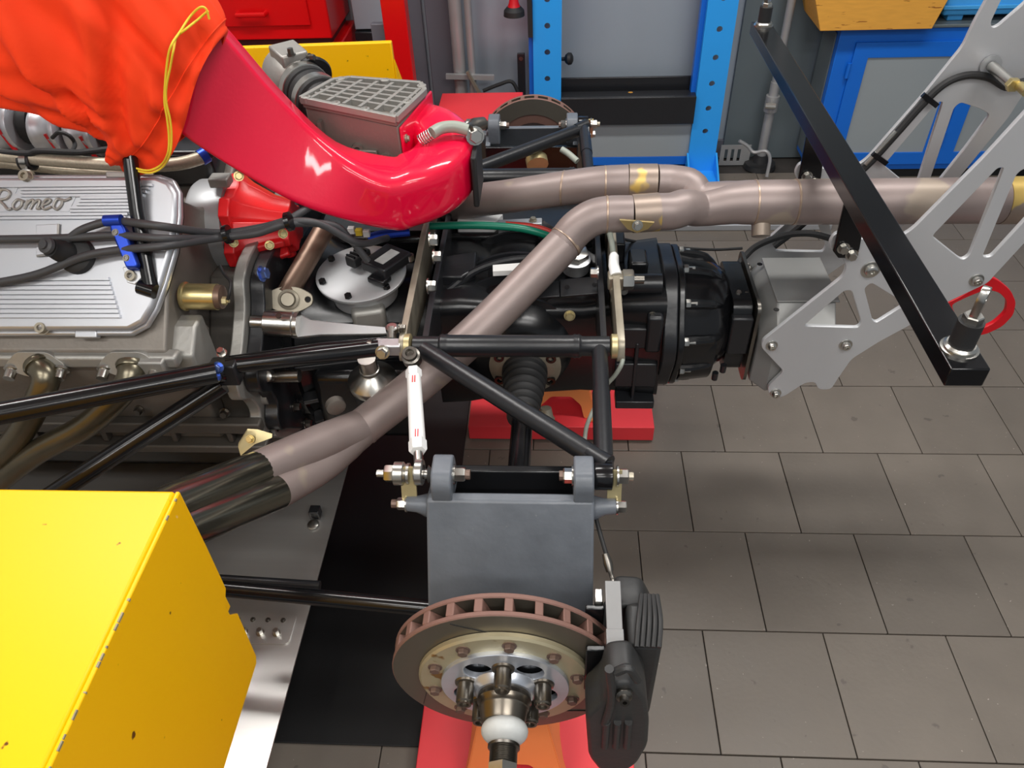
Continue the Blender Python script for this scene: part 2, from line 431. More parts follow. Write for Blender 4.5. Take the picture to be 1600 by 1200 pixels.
M().lathe(pb + V((0, -.008, -.02)), (0, -1, 0), [(0, .009), (.004, .009)], 12).build('rivet', 'steel_dark', t)
tag(M().tube(cr([P(755, 142, Y=3.4), P(780, 132, Y=3.4), P(800, 128, Y=3.4), P(812, 150, Y=3.4)], 6), .008, 10).build('black_cable', 'black_rubber'), 'short black cable looping beside the grey wall pipe', 'cable')
t = thing('knob_handle', 'round black knob sticking out behind the left press post', 'knob', P(882, 92, Y=3.44))
c = P(884, 92, Y=3.44)
M().lathe(c, (1, -.2, .1), [(-.05, .006), (-.005, .008), (0, .018), (.012, .026), (.025, .024), (.032, .012)], 16).build('knob', 'black_rubber', t)

# ------------------------------------------------------------------ pipe stand on the right
t = thing('pipe_stand', 'galvanised tube stand on small black foot with clamp screw and bent handle', 'stand', (.965, 3.47, 0))
sx, sy = P(1182, 250, Z=0).x, 3.44
M().tube([(sx, sy, .02), (sx, sy, .40)], .021, 14).tube([(sx, sy, .40), (sx, sy, 1.7)], .017, 14).build('tube', 'galvanised', t)
M().tube([(sx, sy, .27), (sx, sy, .34)], .03, 14).build('clamp_collar', 'galvanised', t)
M().tube([P(1196, 165, Y=3.40), P(1212, 166, Y=3.39)], .014, 10).build('clamp_screw', 'steel', t)
M().lathe((sx, sy, 0), (0, 0, 1), [(0, .075), (.02, .07), (.03, .04), (.06, .03)], 20).build('foot', 'black_rubber', t)
M().tube(cr([P(1155, 220, Y=3.36), P(1168, 228, Y=3.36), P(1178, 238, Y=3.35), P(1196, 236, Y=3.33), P(1203, 248, Y=3.32), P(1198, 276, Y=3.30)], 5), .008, 10).build('bent_handle', 'galvanised', t)
t = thing('floor_bracket', 'small slotted grey metal bracket standing on the floor by the pipe stand', 'bracket', P(1150, 250, Y=3.42))
b0 = P(1128, 222, Y=3.46); b1 = P(1170, 250, Y=3.46)
plate([V((b0.x, 0.0)), V((b1.x, 0)), V((b1.x, .10)), V((b0.x, .10))], [[V((b0.x + .02 + k * .03, .02)), V((b0.x + .034 + k * .03, .02)), V((b0.x + .034 + k * .03, .08)), V((b0.x + .02 + k * .03, .08))] for k in range(3)], (0, 3.46, 0), (1, 0, 0), (0, 0, 1), .005).build('plate', 'galvanised', t)

# ------------------------------------------------------------------ blue cabinet
t = thing('blue_cabinet', 'blue workshop cabinet with grey door panels under the wooden box', 'cabinet', (1.9, 3.42, 0))
CX0, CX1, CY, CZ0, CZ1 = 1.145, 2.75, 3.30, .05, .675
M().box(CX0, CX1, CY, WY - .03, CZ0, CZ1 - .014).build('body', 'blue_cabinet', t, bev=.003)
M().box(CX0 - .012, CX1, CY - .012, WY - .03, CZ1 - .013, CZ1).build('top', 'cabinet_side', t, bev=.003)
M().box(CX0 - .006, CX0 - .001, CY + .035, WY - .05, CZ0 + .03, CZ1 - .04).build('side_panel', 'cabinet_side', t)
M().box(CX0 + .02, CX1, CY + .03, WY - .05, 0, CZ0 - .001).build('plinth', 'black_satin', t)
for k, (x0, x1) in enumerate(((1.215, 1.685), (1.695, 2.165), (2.175, 2.645))):
    d = plate([V((x0, CZ0 + .03)), V((x1, CZ0 + .03)), V((x1, CZ1 - .065)), V((x0, CZ1 - .065))], [[V((x0 + .06, CZ0 + .085)), V((x1 - .06, CZ0 + .085)), V((x1 - .06, CZ1 - .125)), V((x0 + .06, CZ1 - .125))]], (0, CY - .007, 0), (1, 0, 0), (0, 0, 1), .012, .001).build('door', 'blue_cabinet', t)
    M().box(x0 + .055, x1 - .055, CY - .006, CY - .001, CZ0 + .08, CZ1 - .12).build('door_panel', 'cabinet_grey', d)
    for z in (.20, .50):
        M().tube([(x0 - .008, CY - .014, z - .03), (x0 - .008, CY - .014, z + .03)], .008, 10).build('hinge', 'blue_cabinet', t)
t = thing('wooden_box', 'open orange brown wooden box on top of the blue cabinet', 'box', (1.25, 3.33, CZ1))
wz0, wz1 = CZ1 + .001, CZ1 + .16
wx0, wx1, wy0, wy1 = 1.04, 1.47, 3.235, 3.50
M().prism([(wx0, wy0, wz0), (wx1, wy0, wz0), (wx1 + .04, wy0, wz1), (wx0 - .06, wy0, wz1)], (0, .014, 0)).build('front_board', 'wood', t, bev=.002)
M().prism([(wx0, wy1, wz0), (wx1, wy1, wz0), (wx1 + .04, wy1, wz1), (wx0 - .06, wy1, wz1)], (0, -.014, 0)).build('rear_board', 'wood', t, bev=.002)
M().prism([(wx0, wy0 + .015, wz0), (wx0 - .06, wy0 + .015, wz1), (wx0 - .045, wy0 + .015, wz1), (wx0 + .014, wy0 + .015, wz0)], (0, wy1 - wy0 - .03, 0)).build('side_board', 'wood', t, bev=.002)
M().prism([(wx1 - .014, wy0 + .015, wz0), (wx1, wy0 + .015, wz0), (wx1 + .04, wy0 + .015, wz1), (wx1 + .026, wy0 + .015, wz1)], (0, wy1 - wy0 - .03, 0)).build('side_board', 'wood', t, bev=.002)
M().box(wx0 + .016, wx1 - .016, wy0 + .016, wy1 - .016, wz0, wz0 + .01).build('bottom_board', 'wood', t)
t = thing('plastic_crate', 'light blue plastic crate beside the wooden box on the cabinet', 'crate', (1.7, 3.4, CZ1))
M().box(1.53, 1.95, 3.31, 3.50, CZ1 + .025, CZ1 + .16).build('tub', 'blue_light', t, bev=.008)
for x in (1.56, 1.86):
    M().box(x, x + .06, 3.33, 3.48, CZ1 + .001, CZ1 + .024).build('foot', 'blue_light', t, bev=.003)
M().box(1.52, 1.96, 3.297, 3.309, CZ1 + .05, CZ1 + .066).build('front_rib', 'blue_light', t, bev=.003)
# ================================================================== suspension, both sides
SIDE = lambda: 'far' if MIR[0] else 'near'
WZ, WIN, WOUT = .809, 1.11, .795
XL, XR = -.279, .113
def wishbone():
    t = thing('upper_wishbone', ('black tubular upper wishbone reaching to the far brake disc behind the exhaust' if MIR[0] else 'black tubular upper wishbone triangle above the drive shaft, nearest the camera'), 'wishbone', (-.08, WIN, .78))
    a, b = V((XL + .012, WIN, WZ)), V((XR - .012, WIN, WZ))
    M().lathe(a, (1, 0, 0), [(0, .014), (.002, .0185), (.05, .0185), (.052, .0215), (.056, .023), (.060, .0215), (.064, .023), (.068, .021), (b.x - a.x - .068, .021), (b.x - a.x - .064, .023), (b.x - a.x - .06, .0215), (b.x - a.x - .056, .023), (b.x - a.x - .05, .0188), (b.x - a.x, .0188)], 24).build('cross_tube', 'black_satin', t, sm=50)
    o1 = V((.078, WOUT + .012, WZ - .002))
    r0 = V((.083, WIN, WZ)); mid = r0.lerp(o1, .42)
    M().tube([r0, mid, mid], .0145, 18).tube([mid, o1], .0158, 18).build('rear_leg', 'black_satin', t, sm=50)
    M().tube([(XL + .035, WIN - .012, WZ), (.074, WOUT + .030, WZ - .002)], .0172, 18).build('diagonal_leg', 'black_satin', t, sm=50)
    M().tube([(.055, WOUT + .045, WZ + .004), (.085, WOUT + .018, WZ + .004)], [.013, .016], 12).build('weld_gusset', 'black_satin', t)
    for x in (XL + .003, XR - .003):
        M().lathe((x - .008, WIN, WZ), (1, 0, 0), [(0, .013), (.003, .023), (.013, .023), (.016, .013)], 24).build('end_bushing', 'gold_worn', t)
def upright():
    t = thing('upright', ('black wheel upright with two ears behind the far brake disc' if MIR[0] else 'dark grey cast wheel upright behind the near brake disc'), 'upright', (-.07, .72, .45))
    x0, x1 = -.199, .062
    m = M(); s = lambda x: [V((x, .757, .788)), V((x, .628, .60)), V((x, .618, .455)), V((x, .650, .455)), V((x, .660, .60)), V((x, .775, .788))]
    m.loft([s(x0), s(x1)])
    m.build('front_wall', 'mag_upright', t, bev=.004)
    M().loft([[V((x, .838, .766)), V((x, .78, .60)), V((x, .72, .455)), V((x, .735, .455)), V((x, .795, .60)), V((x, .852, .766))] for x in (x0, x1)]).build('rear_wall', 'black_case', t, bev=.003)
    for x in (x0, x1 - .014):
        M().loft([[V((q, .772, .786)), V((q, .655, .60)), V((q, .645, .455)), V((q, .735, .455)), V((q, .78, .60)), V((q, .838, .766))] for q in (x, x + .014)]).build('side_wall', 'mag_upright', t, bev=.003)
    for xa, xb in ((-.190, -.158), (.030, .061)):
        M().loft([[V((q, *p)) for p in rp([V((.757, .775)), V((.757, .815)), V((.772, .832)), V((.815, .832)), V((.825, .815)), V((.825, .760))], .008)] for q in (xa, xb)]).build('ear', 'mag_upright', t, bev=.003)
    for x, d in ((x0, -1), (x1, 1)):
        M().tube([(x - d * .012, .772, .756), (x + d * .004, .770, .760), (x + d * .010, .768, .764), (x + d * .018, .767, .766), (x + d * .034, .768, .766)], [.022, .019, .016, .0135, .0125], 14).build('lug', 'mag_upright', t)
    # bearing housing that carries the hub
    M().lathe((-.071, .70, .629), (0, -1, 0), [(0, .034), (.115, .034)], 30).build('bearing_housing', 'black_case', t)
    # rear ear bolt and link plate
    z, y = .806, .795
    M().lathe((.0615, y, z), (1, 0, 0), [(0, .020), (.003, .022), (.028, .022), (.030, .016)], 20).build('ball_joint', 'black_gloss', t)
    M().bar((.094, y, z + .014), (.094, .772, .757), .005, .022, (1, 0, 0)).build('link_plate', 'gold_worn', t)
    bolt(t, (.097, y, z), (1, 0, 0), .0125, .016, 'steel')
    M().tube([(.112, y, z), (.123, y, z)], .007, 10).build('bolt_end', 'steel_worn', t)
    bolt(t, (.097, .768, .765), (1, 0, 0), .010, .014, 'steel')
    bolt(t, (.030, y, z), (-1, 0, 0), .012, .014, 'steel', 'nut')
    M().tube([(.018, y, z), (.008, y, z)], .008, 10).build('bolt_end', 'bolt_brown', t)
    # front ear bolt
    bolt(t, (-.158, y, z), (1, 0, 0), .012, .016, 'steel', 'nut')
    M().tube([(-.142, y, z), (-.132, y, z)], .008, 10).build('bolt_end', 'bolt_brown', t)
    M().lathe((-.192, y, z), (-1, 0, 0), [(0, .008), (.006, .014), (.008, .008), (.034, .008), (.036, .017), (.040, .017), (.042, .014), (.046, .019), (.060, .019), (.062, .012)], 20).build('spacer_stack', 'steel', t)
    M().bar((-.229, y, z + .016), (-.229, .768, .757), .006, .024, (1, 0, 0)).build('link_plate', 'gold_worn', t)
    M().hexa((-.254, y, z), (-1, 0, 0), .014, .014).tube([(-.266, y, z), (-.28, y, z)], .006, 10).build('bolt', 'steel', t)
    bolt(t, (-.233, .768, .765), (-1, 0, 0), .010, .014, 'steel')
    M().tube([(-.246, .768, .765), (-.258, .768, .765)], .007, 10).build('bolt_end', 'bolt_brown', t)
def disc():
    t = thing('brake_disc', ('rusty vented brake disc on the far side behind black suspension' if MIR[0] else 'large vented brake disc with rust brown rim and bolted gold centre'), 'brake disc', (-.085, .57, .468))
    c = V((-.071, 0, .629)); R0 = .1690; ax = V((0, 1, 0))
    def ring(y0, y1, ri, ro, name, mat, par, n=72):
        o = V((c.x, y0, c.z)); h = y1 - y0
        d, a, b = frame(ax); rings = []
        for tt, r in ((0, ri), (0, ro - .0015), (.0015, ro), (h - .0015, ro), (h, ro - .0015), (h, ri)):
            rings.append([o + d * tt + (a * math.cos(2 * math.pi * k / n) + b * math.sin(2 * math.pi * k / n)) * r for k in range(n)])
        m = M(); m.loft(rings, False, True); return m.build(name, mat, par, sm=30)
    f = ring(.553, .561, .120, R0, 'friction_face', 'disc_face', t)
    ring(.581, .589, .120, R0, 'friction_face', 'disc_face', t)
    ring(.5531, .5612, R0 - .0012, R0 + .0004, 'rim_edge', 'disc_rim', t)
    ring(.5808, .5891, R0 - .0012, R0 + .0004, 'rim_edge', 'disc_rim', t)
    ring(.561, .581, .115, .123, 'inner_wall', 'disc_rim', t)
    N = 25
    mm = M(); mm.obox((.1450 , 0, 0), (.0235, 0, 0), (0, .0101, 0), (0, 0, .0062))
    mm.v = [V((p.x, p.y, p.z * (1 if p.x > .15 else .45))) for p in mm.v]
    mm.v = [V((p.x, p.y, p.z + (p.x - .14) * .25)) for p in mm.v]
    was = MIR[0]; MIR[0] = False
    v0 = mm.build('cooling_vane', 'disc_rim', None, bev=.0015, loc=(0, 0, 0)); MIR[0] = was
    cw = mirp((c.x, .571, c.z)) - WL[t.name]
    for k in range(N):
        o = v0 if k == 0 else v0.copy()
        if k: COL.objects.link(o)
        o.parent = t; o.location = cw; o.rotation_euler = (0, 2 * math.pi * k / N + .04, 0)
    if not MIR[0]:
        for a0, r0, a1, r1 in ((2.02, .162, 1.62, .120), (3.75, .162, 3.35, .120), (5.6, .162, 5.2, .12)):
            p = lambda a, r: V((c.x + r * math.cos(a), .5526, c.z + r * math.sin(a)))
            M().bar(p(a0, r0), p(a1, r1), .0008, .0016, (0, 1, 0)).build('groove', 'black_case', f)
    # bell and hub
    bl = M(); bl.lathe((c.x, .572, c.z), (0, -1, 0), [(0, .121), (.016, .121), (.020, .129), (.026, .1285), (.029, .125), (.029, .094)], 64, False)
    be = bl.build('bell', 'bell_gold', t, sm=40)
    M().lathe((c.x, .5795, c.z), (0, -1, 0), [(0, .1145), (.006, .1145)], 48).build('bell_back', 'disc_rim', t)
    M().lathe((c.x, .60, c.z), (0, -1, 0), [(0, .09), (.05, .09)], 40).build('hub_back', 'black_case', t)
    if MIR[0]: return
    for k in range(10):
        a = 2 * math.pi * (k + .35) / 10
        bolt(be, (c.x + .109 * math.cos(a), .543, c.z + .109 * math.sin(a)), (0, -1, 0), .0078, .007, 'bolt_brown')
    # hub face with round holes
    holes = [circ(.060 * math.cos(a), .060 * math.sin(a), .021, 22) for a in (math.radians(q) for q in (52, 128, 200, 270, 340))]
    hf = plate(circ(0, 0, .0945, 60), holes, (c.x, .541, c.z), (1, 0, 0), (0, 0, 1), .010, .001).build('hub_face', 'hub_alu', t, sm=40)
    M().lathe((c.x, .536, c.z), (0, -1, 0), [(0, .050), (.006, .048), (.012, .042)], 40).build('hub_step', 'hub_alu', t, sm=40)
    for q in (90, 166, 14, 230, 310):
        a = math.radians(q); o = V((c.x + .058 * math.cos(a), .536, c.z + .058 * math.sin(a)))
        M().lathe(o, (0, -1, 0), [(0, .017), (.003, .016), (.004, .0125), (.030, .0125), (.032, .0105), (.034, .0105), (.034, .007), (.03, .0065)], 18).build('wheel_stud', 'hub_bronze', t)
    M().lathe((c.x, .526, c.z), (0, -1, 0), [(0, .038), (.012, .040), (.016, .037), (.022, .0365), (.024, .0345), (.042, .0315), (.044, .030), (.044, .0245), (.025, .024)], 40).build('hub_barrel', 'hub_bronze', t, sm=40)
    M().lathe((c.x, .515, c.z), (0, -1, 0), [(0, .0235), (.006, .0235)], 24).build('hub_inner', 'black_case', t)
for fl_ in (True, False):
    MIR[0] = fl_
    wishbone(); upright(); disc()
MIR[0] = False

# spindle with ball and threads on the hub axis
t = thing('centring_spindle', 'steel spindle with pale ball and threaded end screwed into the hub', 'spindle', (-.068, .44, .60))
c = V((-.068, 0, .63))
M().lathe((c.x, .509, c.z), (0, -1, 0), [(0, .011), (.04, .011)], 20).build('shaft', 'steel_dark', t)
pr = [(0, .012)] + [(.002 + .036 * (1 - math.cos(math.pi * k / 12)) / 2, max(.016, .0335 * math.sin(math.pi * (k * .86 + .8) / 12))) for k in range(13)] + [(.041, .020)]
M().lathe((c.x, .492, c.z), (0, -1, 0), pr, 32).build('ball', 'label_grey', t, sm=60)
th = [(0, .0225), (.004, .0225)]
for k in range(9): th += [(.005 + k * .0025, .0195), (.0062 + k * .0025, .0175)]
M().lathe((c.x, .452, c.z), (0, -1, 0), th, 24).build('thread', 'steel_dark', t, sm=20)
M().hexa((c.x, .425, c.z), (0, -1, 0), .022, .05, .5).build('hex_end', 'steel', t)

# caliper
t = thing('brake_caliper', 'black brake caliper with grey shim clamped over the edge of the disc', 'brake caliper', (.09, .55, .50))
ol = [P(*q, Y=.50) for q in ((948, 1040), (985, 1036), (1008, 1066), (1012, 1100), (1010, 1138), (994, 1166), (978, 1178), (936, 1178), (919, 1156), (914, 1092), (940, 1068))]
ol = rp([V((p.x, p.z)) for p in ol], .012)
oh = plate(ol, [], (0, .505, 0), (1, 0, 0), (0, 0, 1), .062, .006).build('outer_half', 'caliper_black', t, sm=50)
ol2 = rp([V((.045, .52)), V((.10, .51)), (V((.142, .58))), V((.146, .70)), V((.130, .742)), V((.090, .745)), V((.080, .68)), V((.045, .60))], .012)
plate(ol2, [], (0, .632, 0), (1, 0, 0), (0, 0, 1), .052, .006).build('inner_half', 'caliper_black', t, sm=50)
M().box(.102, .148, .537, .606, .55, .755).build('bridge', 'caliper_black', t, bev=.008)
for k in range(5):
    M().tube(cr([(.112 + k * .0075, .535, .757), (.117 + k * .0075, .57, .764), (.125 + k * .0055, .615, .758)], 4), .0035, 8).build('bridge_fin', 'caliper_black', t)
M().bar((.084, .628, .770), (.084, .525, .748), .022, .008).build('shim_plate', 'shim_grey', t, bev=.001)
M().bar((.084, .560, .757), (.084, .522, .749), .024, .009).build('shim_step', 'shim_grey', t, bev=.001)
M().box(.045, .072, .592, .600, .62, .755).build('brake_pad', 'black_case', t, bev=.002)
M().box(.045, .072, .540, .549, .62, .735).build('brake_pad', 'black_case', t, bev=.002)
M().box(.058, .070, .600, .622, .742, .762).build('pad_pin', 'steel', t, bev=.002)
q = P(975, 1085, Y=.47)
M().lathe(q, (0, -1, .3), [(-.006, .012), (.004, .011), (.006, .0065), (.014, .0065), (.014, .003), (.006, .003)], 14).build('bleed_nipple', 'steel_dark', t)
a0, a1 = P(952, 1045, Y=.474), P(945, 1130, Y=.474)
M().tube(cr([a0, P(956, 1090, Y=.472), a1], 5), .006, 10).build('cast_rib', 'caliper_black', t)
M().tube(cr([P(962, 1050, Y=.474), P(982, 1044, Y=.474), P(996, 1062, Y=.474)], 5), .006, 10).build('cast_rib', 'caliper_black', t)
for k in range(3):
    M().tube([P(948 + 17 * k, 1128, Y=.472), P(945 + 17 * k, 1166, Y=.474)], .0055, 10).build('cast_rib', 'caliper_black', t)
# brake hose down to the caliper
t = thing('brake_hose', 'thin dark brake hose running down from upright to caliper', 'hose', P(945, 870, Y=.70))
pts = cr([P(928, 795, Y=.775), P(934, 820, Y=.75), P(944, 855, Y=.72), P(948, 868, Y=.71)], 5)
M().tube(pts, .0035, 10).build('hose', 'black_rubber', t)
M().tube([P(946, 865, Y=.712), P(950, 880, Y=.70), P(953, 893, Y=.69)], [.0055, .0075, .006], 12).build('crimp_sleeve', 'steel_dark', t)
M().tube(cr([P(953, 892, Y=.69), P(957, 905, Y=.68), P(958, 918, Y=.665), P(960, 926, Y=.655)], 4), .0035, 10).build('end_pipe', 'steel_dark', t)
M().lathe(P(963, 926, Y=.65), (0, -.5, 1), [(-.008, .009), (.002, .009), (.003, .006), (.009, .006), (.009, .003)], 14).build('banjo', 'steel_worn', t)

# drive shaft
t = thing('drive_shaft', 'black drive shaft with ribbed rubber boot and bolted steel flange', 'drive shaft', (-.062, 1.05, .6))
dx, dz = -.064, .632
M().lathe((dx, 1.298, dz), (0, -1, 0), [(0, .068), (.028, .070), (.03, .077), (.042, .078), (.045, .072), (.052, .060)], 44).build('joint_flange', 'steel_worn', t, sm=35)
for k in range(6):
    a = math.pi / 3 * k + .5
    o = V((dx + .064 * math.cos(a), 1.255, dz + .064 * math.sin(a)))
    M().lathe(o, (0, -1, 0), [(0, .011), (.012, .011), (.012, .006), (.006, .005)], 14).build('cap_screw', 'black_gloss', t)
prof = [(0, .046), (.006, .049), (.016, .049)]
for k in range(6):
    r = .048 - k * .0028
    prof += [(.020 + k * .019, r - .007), (.026 + k * .019, r), (.033 + k * .019, r), (.038 + k * .019, r - .006)]
prof += [(.138, .032), (.150, .031), (.152, .026)]
M().lathe((dx, 1.246, dz), (0, -1, 0), prof, 40).build('rubber_boot', 'black_rubber', t, sm=40)
M().lathe((dx, 1.110, dz), (0, -1, 0), [(0, .033), (.008, .033)], 30).build('boot_clamp', 'steel_dark', t)
M().tube([(dx, 1.105, dz), (dx - .004, .80, dz)], .0215, 26).build('shaft', 'black_gloss', t)

# white toe link
t = thing('toe_link', 'white painted toe link rod with eye joints and red marks', 'link rod', P(650, 640, Y=.95))
pa, pb = P(645, 560, Y=1.055), P(655, 738, Y=.795)
d = (pb - pa).normalized(); L = (pb - pa).length
M().tube([pa + d * .045, pa + d * .048, pa + d * (L - .065), pa + d * (L - .062)], [.008, .0125, .0135, .0105], 18).build('rod', 'bleach_white', t)
M().hexa(pa + d * .032, d, .0145, .018).build('hex_flat', 'bleach_white', t)
M().hexa(pa + d * (L - .065), d, .0150, .022).build('hex_flat', 'bleach_white', t)
for p in (pa, pb):
    m = M(); m.lathe(p - V((.007, 0, 0)), (1, 0, 0), [(0, .012), (.0, .019), (.002, .021), (.012, .021), (.014, .019), (.014, .012)], 24, False)
    m.lathe(p - V((.006, 0, 0)), (1, 0, 0), [(0, .004), (.0, .010), (.006, .0118), (.012, .010), (.012, .004)], 20, False)
    m.tube([p + (d if p is pa else -d) * .018, p + (d if p is pa else -d) * .04], .0075, 12)
    m.build('rod_end', 'steel' if p is pb else 'steel_dark', t)
M().lathe(pa + V((0, -.012, .016)), (0, -.5, 1), [(-.02, .017), (.002, .017), (.004, .013), (.014, .013), (.014, .008), (.006, .007)], 18).build('clamp_bolt', 'steel_dark', t)
for s, l in ((.058, .016), (L - .08, .016)):
    pm = pa + d * s; nrm = (C0 - pm).normalized(); nrm = (nrm - d * nrm.dot(d)).normalized()
    for w in (-.002, .002):
        M().bar(pm + nrm * .0131 + d.cross(nrm) * w, pm + nrm * .0135 + d * l + d.cross(nrm) * (w + .001), .0016, .0016).build('red_mark', 'ink_red', t)

# ================================================================== exhaust
t = thing('exhaust_system', 'mauve grey titanium exhaust pipes merging into one long tail pipe', 'exhaust', (.2, 1.44, .85))
EY, EZ = 1.445, .918
tail0, tail1 = V((.405, EY, EZ)), V((1.02, EY, EZ))
M().tube([tail0, V((.49, EY, EZ))], .0455, 32).build('collector_sleeve', 'titanium', t, sm=60)
M().tube([V((.4905, EY, EZ)), V((.90, EY, EZ))], .0462, 32).build('tail_pipe', 'titanium', t, sm=60)
M().lathe((.9005, EY, EZ), (1, 0, 0), [(0, .0475), (.16, .0475), (.16, .044), (.0, .044)], 32).build('tail_tip', 'titanium_gold', t, sm=40)
# near secondary pipe
j0 = P(1028, 331, Y=1.395); j1 = P(988, 334, Y=1.39)
def pipe(pts, r, name, mat='titanium', n=6): return M().tube(cr(pts, n), r, 26).build(name, mat, t, sm=60)
e = [j1, P(950, 335, Y=1.39), P(925, 341, Y=1.385), P(900, 358, Y=1.375), P(880, 383, Y=1.36)]
pipe(e, .037, 'bend')
near_end = P(566, 668, Y=1.05)
pipe([P(880.5, 382.5, Y=1.36), P(760, 505, Y=1.225), P(660, 594, Y=1.13), near_end], .0375, 'near_pipe')
M().tube([j0 + V((.001, 0, 0)), j1], .0385, 26).build('slip_joint', 'titanium_gold', t, sm=60)
pipe([j0, P(1050, 330, Y=1.398), P(1072, 324, Y=1.412), V((.30, 1.432, EZ - .006)), V((.36, 1.44, EZ)), tail0 + V((.01, 0, 0))], [.0372] * 12 + [.036] * 6 + [.036, .037, .038, .039, .040, .041, .0415] + [.042, .043, .044, .0445, .045, .0455], 'merge_branch')
# far secondary pipe
k0 = P(1026, 285, Y=1.50); k1 = P(982, 285, Y=1.502)
M().tube([k0, k1], .0385, 26).build('slip_joint', 'titanium_gold', t, sm=60)
pipe([k0, P(1050, 286, Y=1.50), P(1078, 292, Y=1.485), V((.30, 1.462, EZ)), V((.36, 1.45, EZ)), tail0 + V((.01, 0, 0))], [.0372] * 12 + [.036] * 6 + [.036, .037, .038, .039, .040, .041, .0415] + [.042, .043, .044, .0445, .045, .0455], 'merge_branch')
pipe([k1, P(940, 287, Y=1.505), P(890, 293, Y=1.52), P(800, 306, Y=1.56), P(735, 315, Y=1.60), P(660, 335, Y=1.70)], .037, 'far_pipe')
for p, d, r in ((P(948, 335, Y=1.39), (1, 0, 0), .0374), (P(884, 378, Y=1.362), P(884, 378, Y=1.362) - P(760, 505, Y=1.225), .0379), (P(900, 358, Y=1.375) * .2 + P(880, 383, Y=1.36) * .8, P(890, 370, Y=1.37) - P(860, 405, Y=1.33), .0376), (P(945, 287, Y=1.504), (1, 0, 0), .0374), (P(880, 294, Y=1.523), (1, -.17, .0), .0374), ((.409, EY, EZ), (1, 0, 0), .0459), ((.4905, EY, EZ), (1, 0, 0), .0465)):
    M().lathe(V(p) - V(d).normalized() * .0025, d, [(0, r - .001), (.001, r + .0006), (.004, r + .0006), (.005, r - .001)], 26).build('weld_bead', 'weld', t)
# lambda boss and tab
M().tube([(.425, 1.425, .885), (.425, 1.405, .862)], .019, 18).build('sensor_boss', 'titanium', t)
tb = M(); tb.prism([P(968, 342, Y=1.345), P(1022, 346, Y=1.345), P(1012, 356, Y=1.345), P(995, 362, Y=1.345), P(980, 356, Y=1.345)], (0, -.005, 0)); tb.build('tab', 'gold_zinc', t)
bolt(t, P(996, 352, Y=1.338), (0, -1, .2), .008, .01, 'steel')
# 2-into-1 in front
ua = [near_end, P(505, 690, Y=.975), P(405, 735, Y=.86)]
ub = [near_end, P(510, 722, Y=.955), P(432, 768, Y=.84)]
pipe(ua, [.037] * 2 + [.036] * 2 + [.035] * 9, 'front_branch')
pipe(ub, [.036] * 2 + [.034] * 2 + [.0325] * 9, 'front_branch')
M().tube([ua[-1], P(270, 790, Y=.70), P(150, 850, Y=.58)], .0345, 26).build('primary_pipe', 'pipe_polished', t, sm=60)
M().tube([ub[-1], P(290, 825, Y=.68), P(170, 890, Y=.56)], .032, 26).build('primary_pipe', 'pipe_polished', t, sm=60)
M().lathe(near_end, P(600, 640, Y=1.078) - near_end, [(-.004, .036), (-.002, .0385), (.004, .0385), (.006, .0365)], 26).build('weld_bead', 'titanium', t)
br = M(); br.prism([P(372, 698, Y=.93), P(386, 676, Y=.94), P(402, 677, Y=.94), P(425, 684, Y=.935), P(398, 694, Y=.925), P(376, 712, Y=.915)], (0, .006, .004)); br.build('hanger_tab', 'gold_worn', t)
bolt(t, P(391, 686, Y=.93), (0, -1, .8), .006, .006, 'gold_zinc')
# ================================================================== gearbox
GZ = .625
t = thing('gearbox', 'glossy black painted gearbox casing with bolted rear cover', 'gearbox', (.0, YC, .46))
def sec(x, hw, z0, z1, c=.03, yc=YC): return [V((x, *p)) for p in rp([V((yc - hw, z0)), V((yc + hw, z0)), V((yc + hw, z1)), V((yc - hw, z1))], c, 3)]
M().loft([sec(-.262, .15, .47, .765), sec(-.20, .145, .47, .765), sec(-.10, .13, .48, .745), sec(.06, .125, .49, .74), sec(.13, .13, .49, .755)]).build('main_case', 'black_case', t, sm=40)
# differential bulge with ring ribs (axis across the car)
M().lathe((-.085, 1.60, GZ), (0, -1, 0), [(0, .11), (.02, .145), (.24, .145), (.25, .138), (.30, .115), (.325, .075)], 56).build('differential_housing', 'black_case', t, sm=40)
for y, r in ((1.555, .162), (1.46, .166), (1.385, .160), (1.33, .140)):
    d, a, b = frame((0, 1, 0)); rings = []
    for k in range(33):
        an = math.pi * (k / 32 * 1.1 - .05)
        dr = V((math.cos(an), 0, math.sin(an))); o = V((-.085, y, GZ))
        rings.append([o + dr * (r - .03) + V((0, -.006, 0)), o + dr * r + V((0, -.004, 0)), o + dr * r + V((0, .004, 0)), o + dr * (r - .03) + V((0, .006, 0))])
    M().loft(rings).build('arched_rib', 'black_satin', t, sm=30)
M().tube(cr([P(700, 455, Y=1.36), P(740, 425, Y=1.40), P(790, 408, Y=1.42), P(850, 402, Y=1.43)], 5), .009, 10).build('cast_web', 'black_satin', t)
M().prism([P(690, 400, Z=.785), P(745, 392, Z=.785), P(742, 420, Z=.785), P(722, 432, Z=.785), P(685, 432, Z=.785)], (0, 0, -.05)).build('cast_boss', 'black_satin', t, bev=.004)
M().prism([P(770, 414, Z=.80), P(850, 408, Z=.80), P(850, 420, Z=.80), P(770, 424, Z=.80)], (0, 0, -.012)).build('pale_label', 'bleach_white', t)
M().bar(P(835, 455, Y=1.315), P(875, 452, Y=1.315), .035, .006, (0, -.6, 1)).build('selector_bar', 'black_satin', t, bev=.002)
M().bar(P(875, 451, Y=1.312), P(936, 446, Y=1.312), .04, .008, (0, -.6, 1)).build('selector_bar', 'black_satin', t, bev=.002)
for q in ((886, 449), (929, 445)):
    M().lathe(P(*q, Y=1.302), (0, -.6, 1), [(0, .005), (.002, .005)], 10).build('bar_hole', 'black_gloss', t)
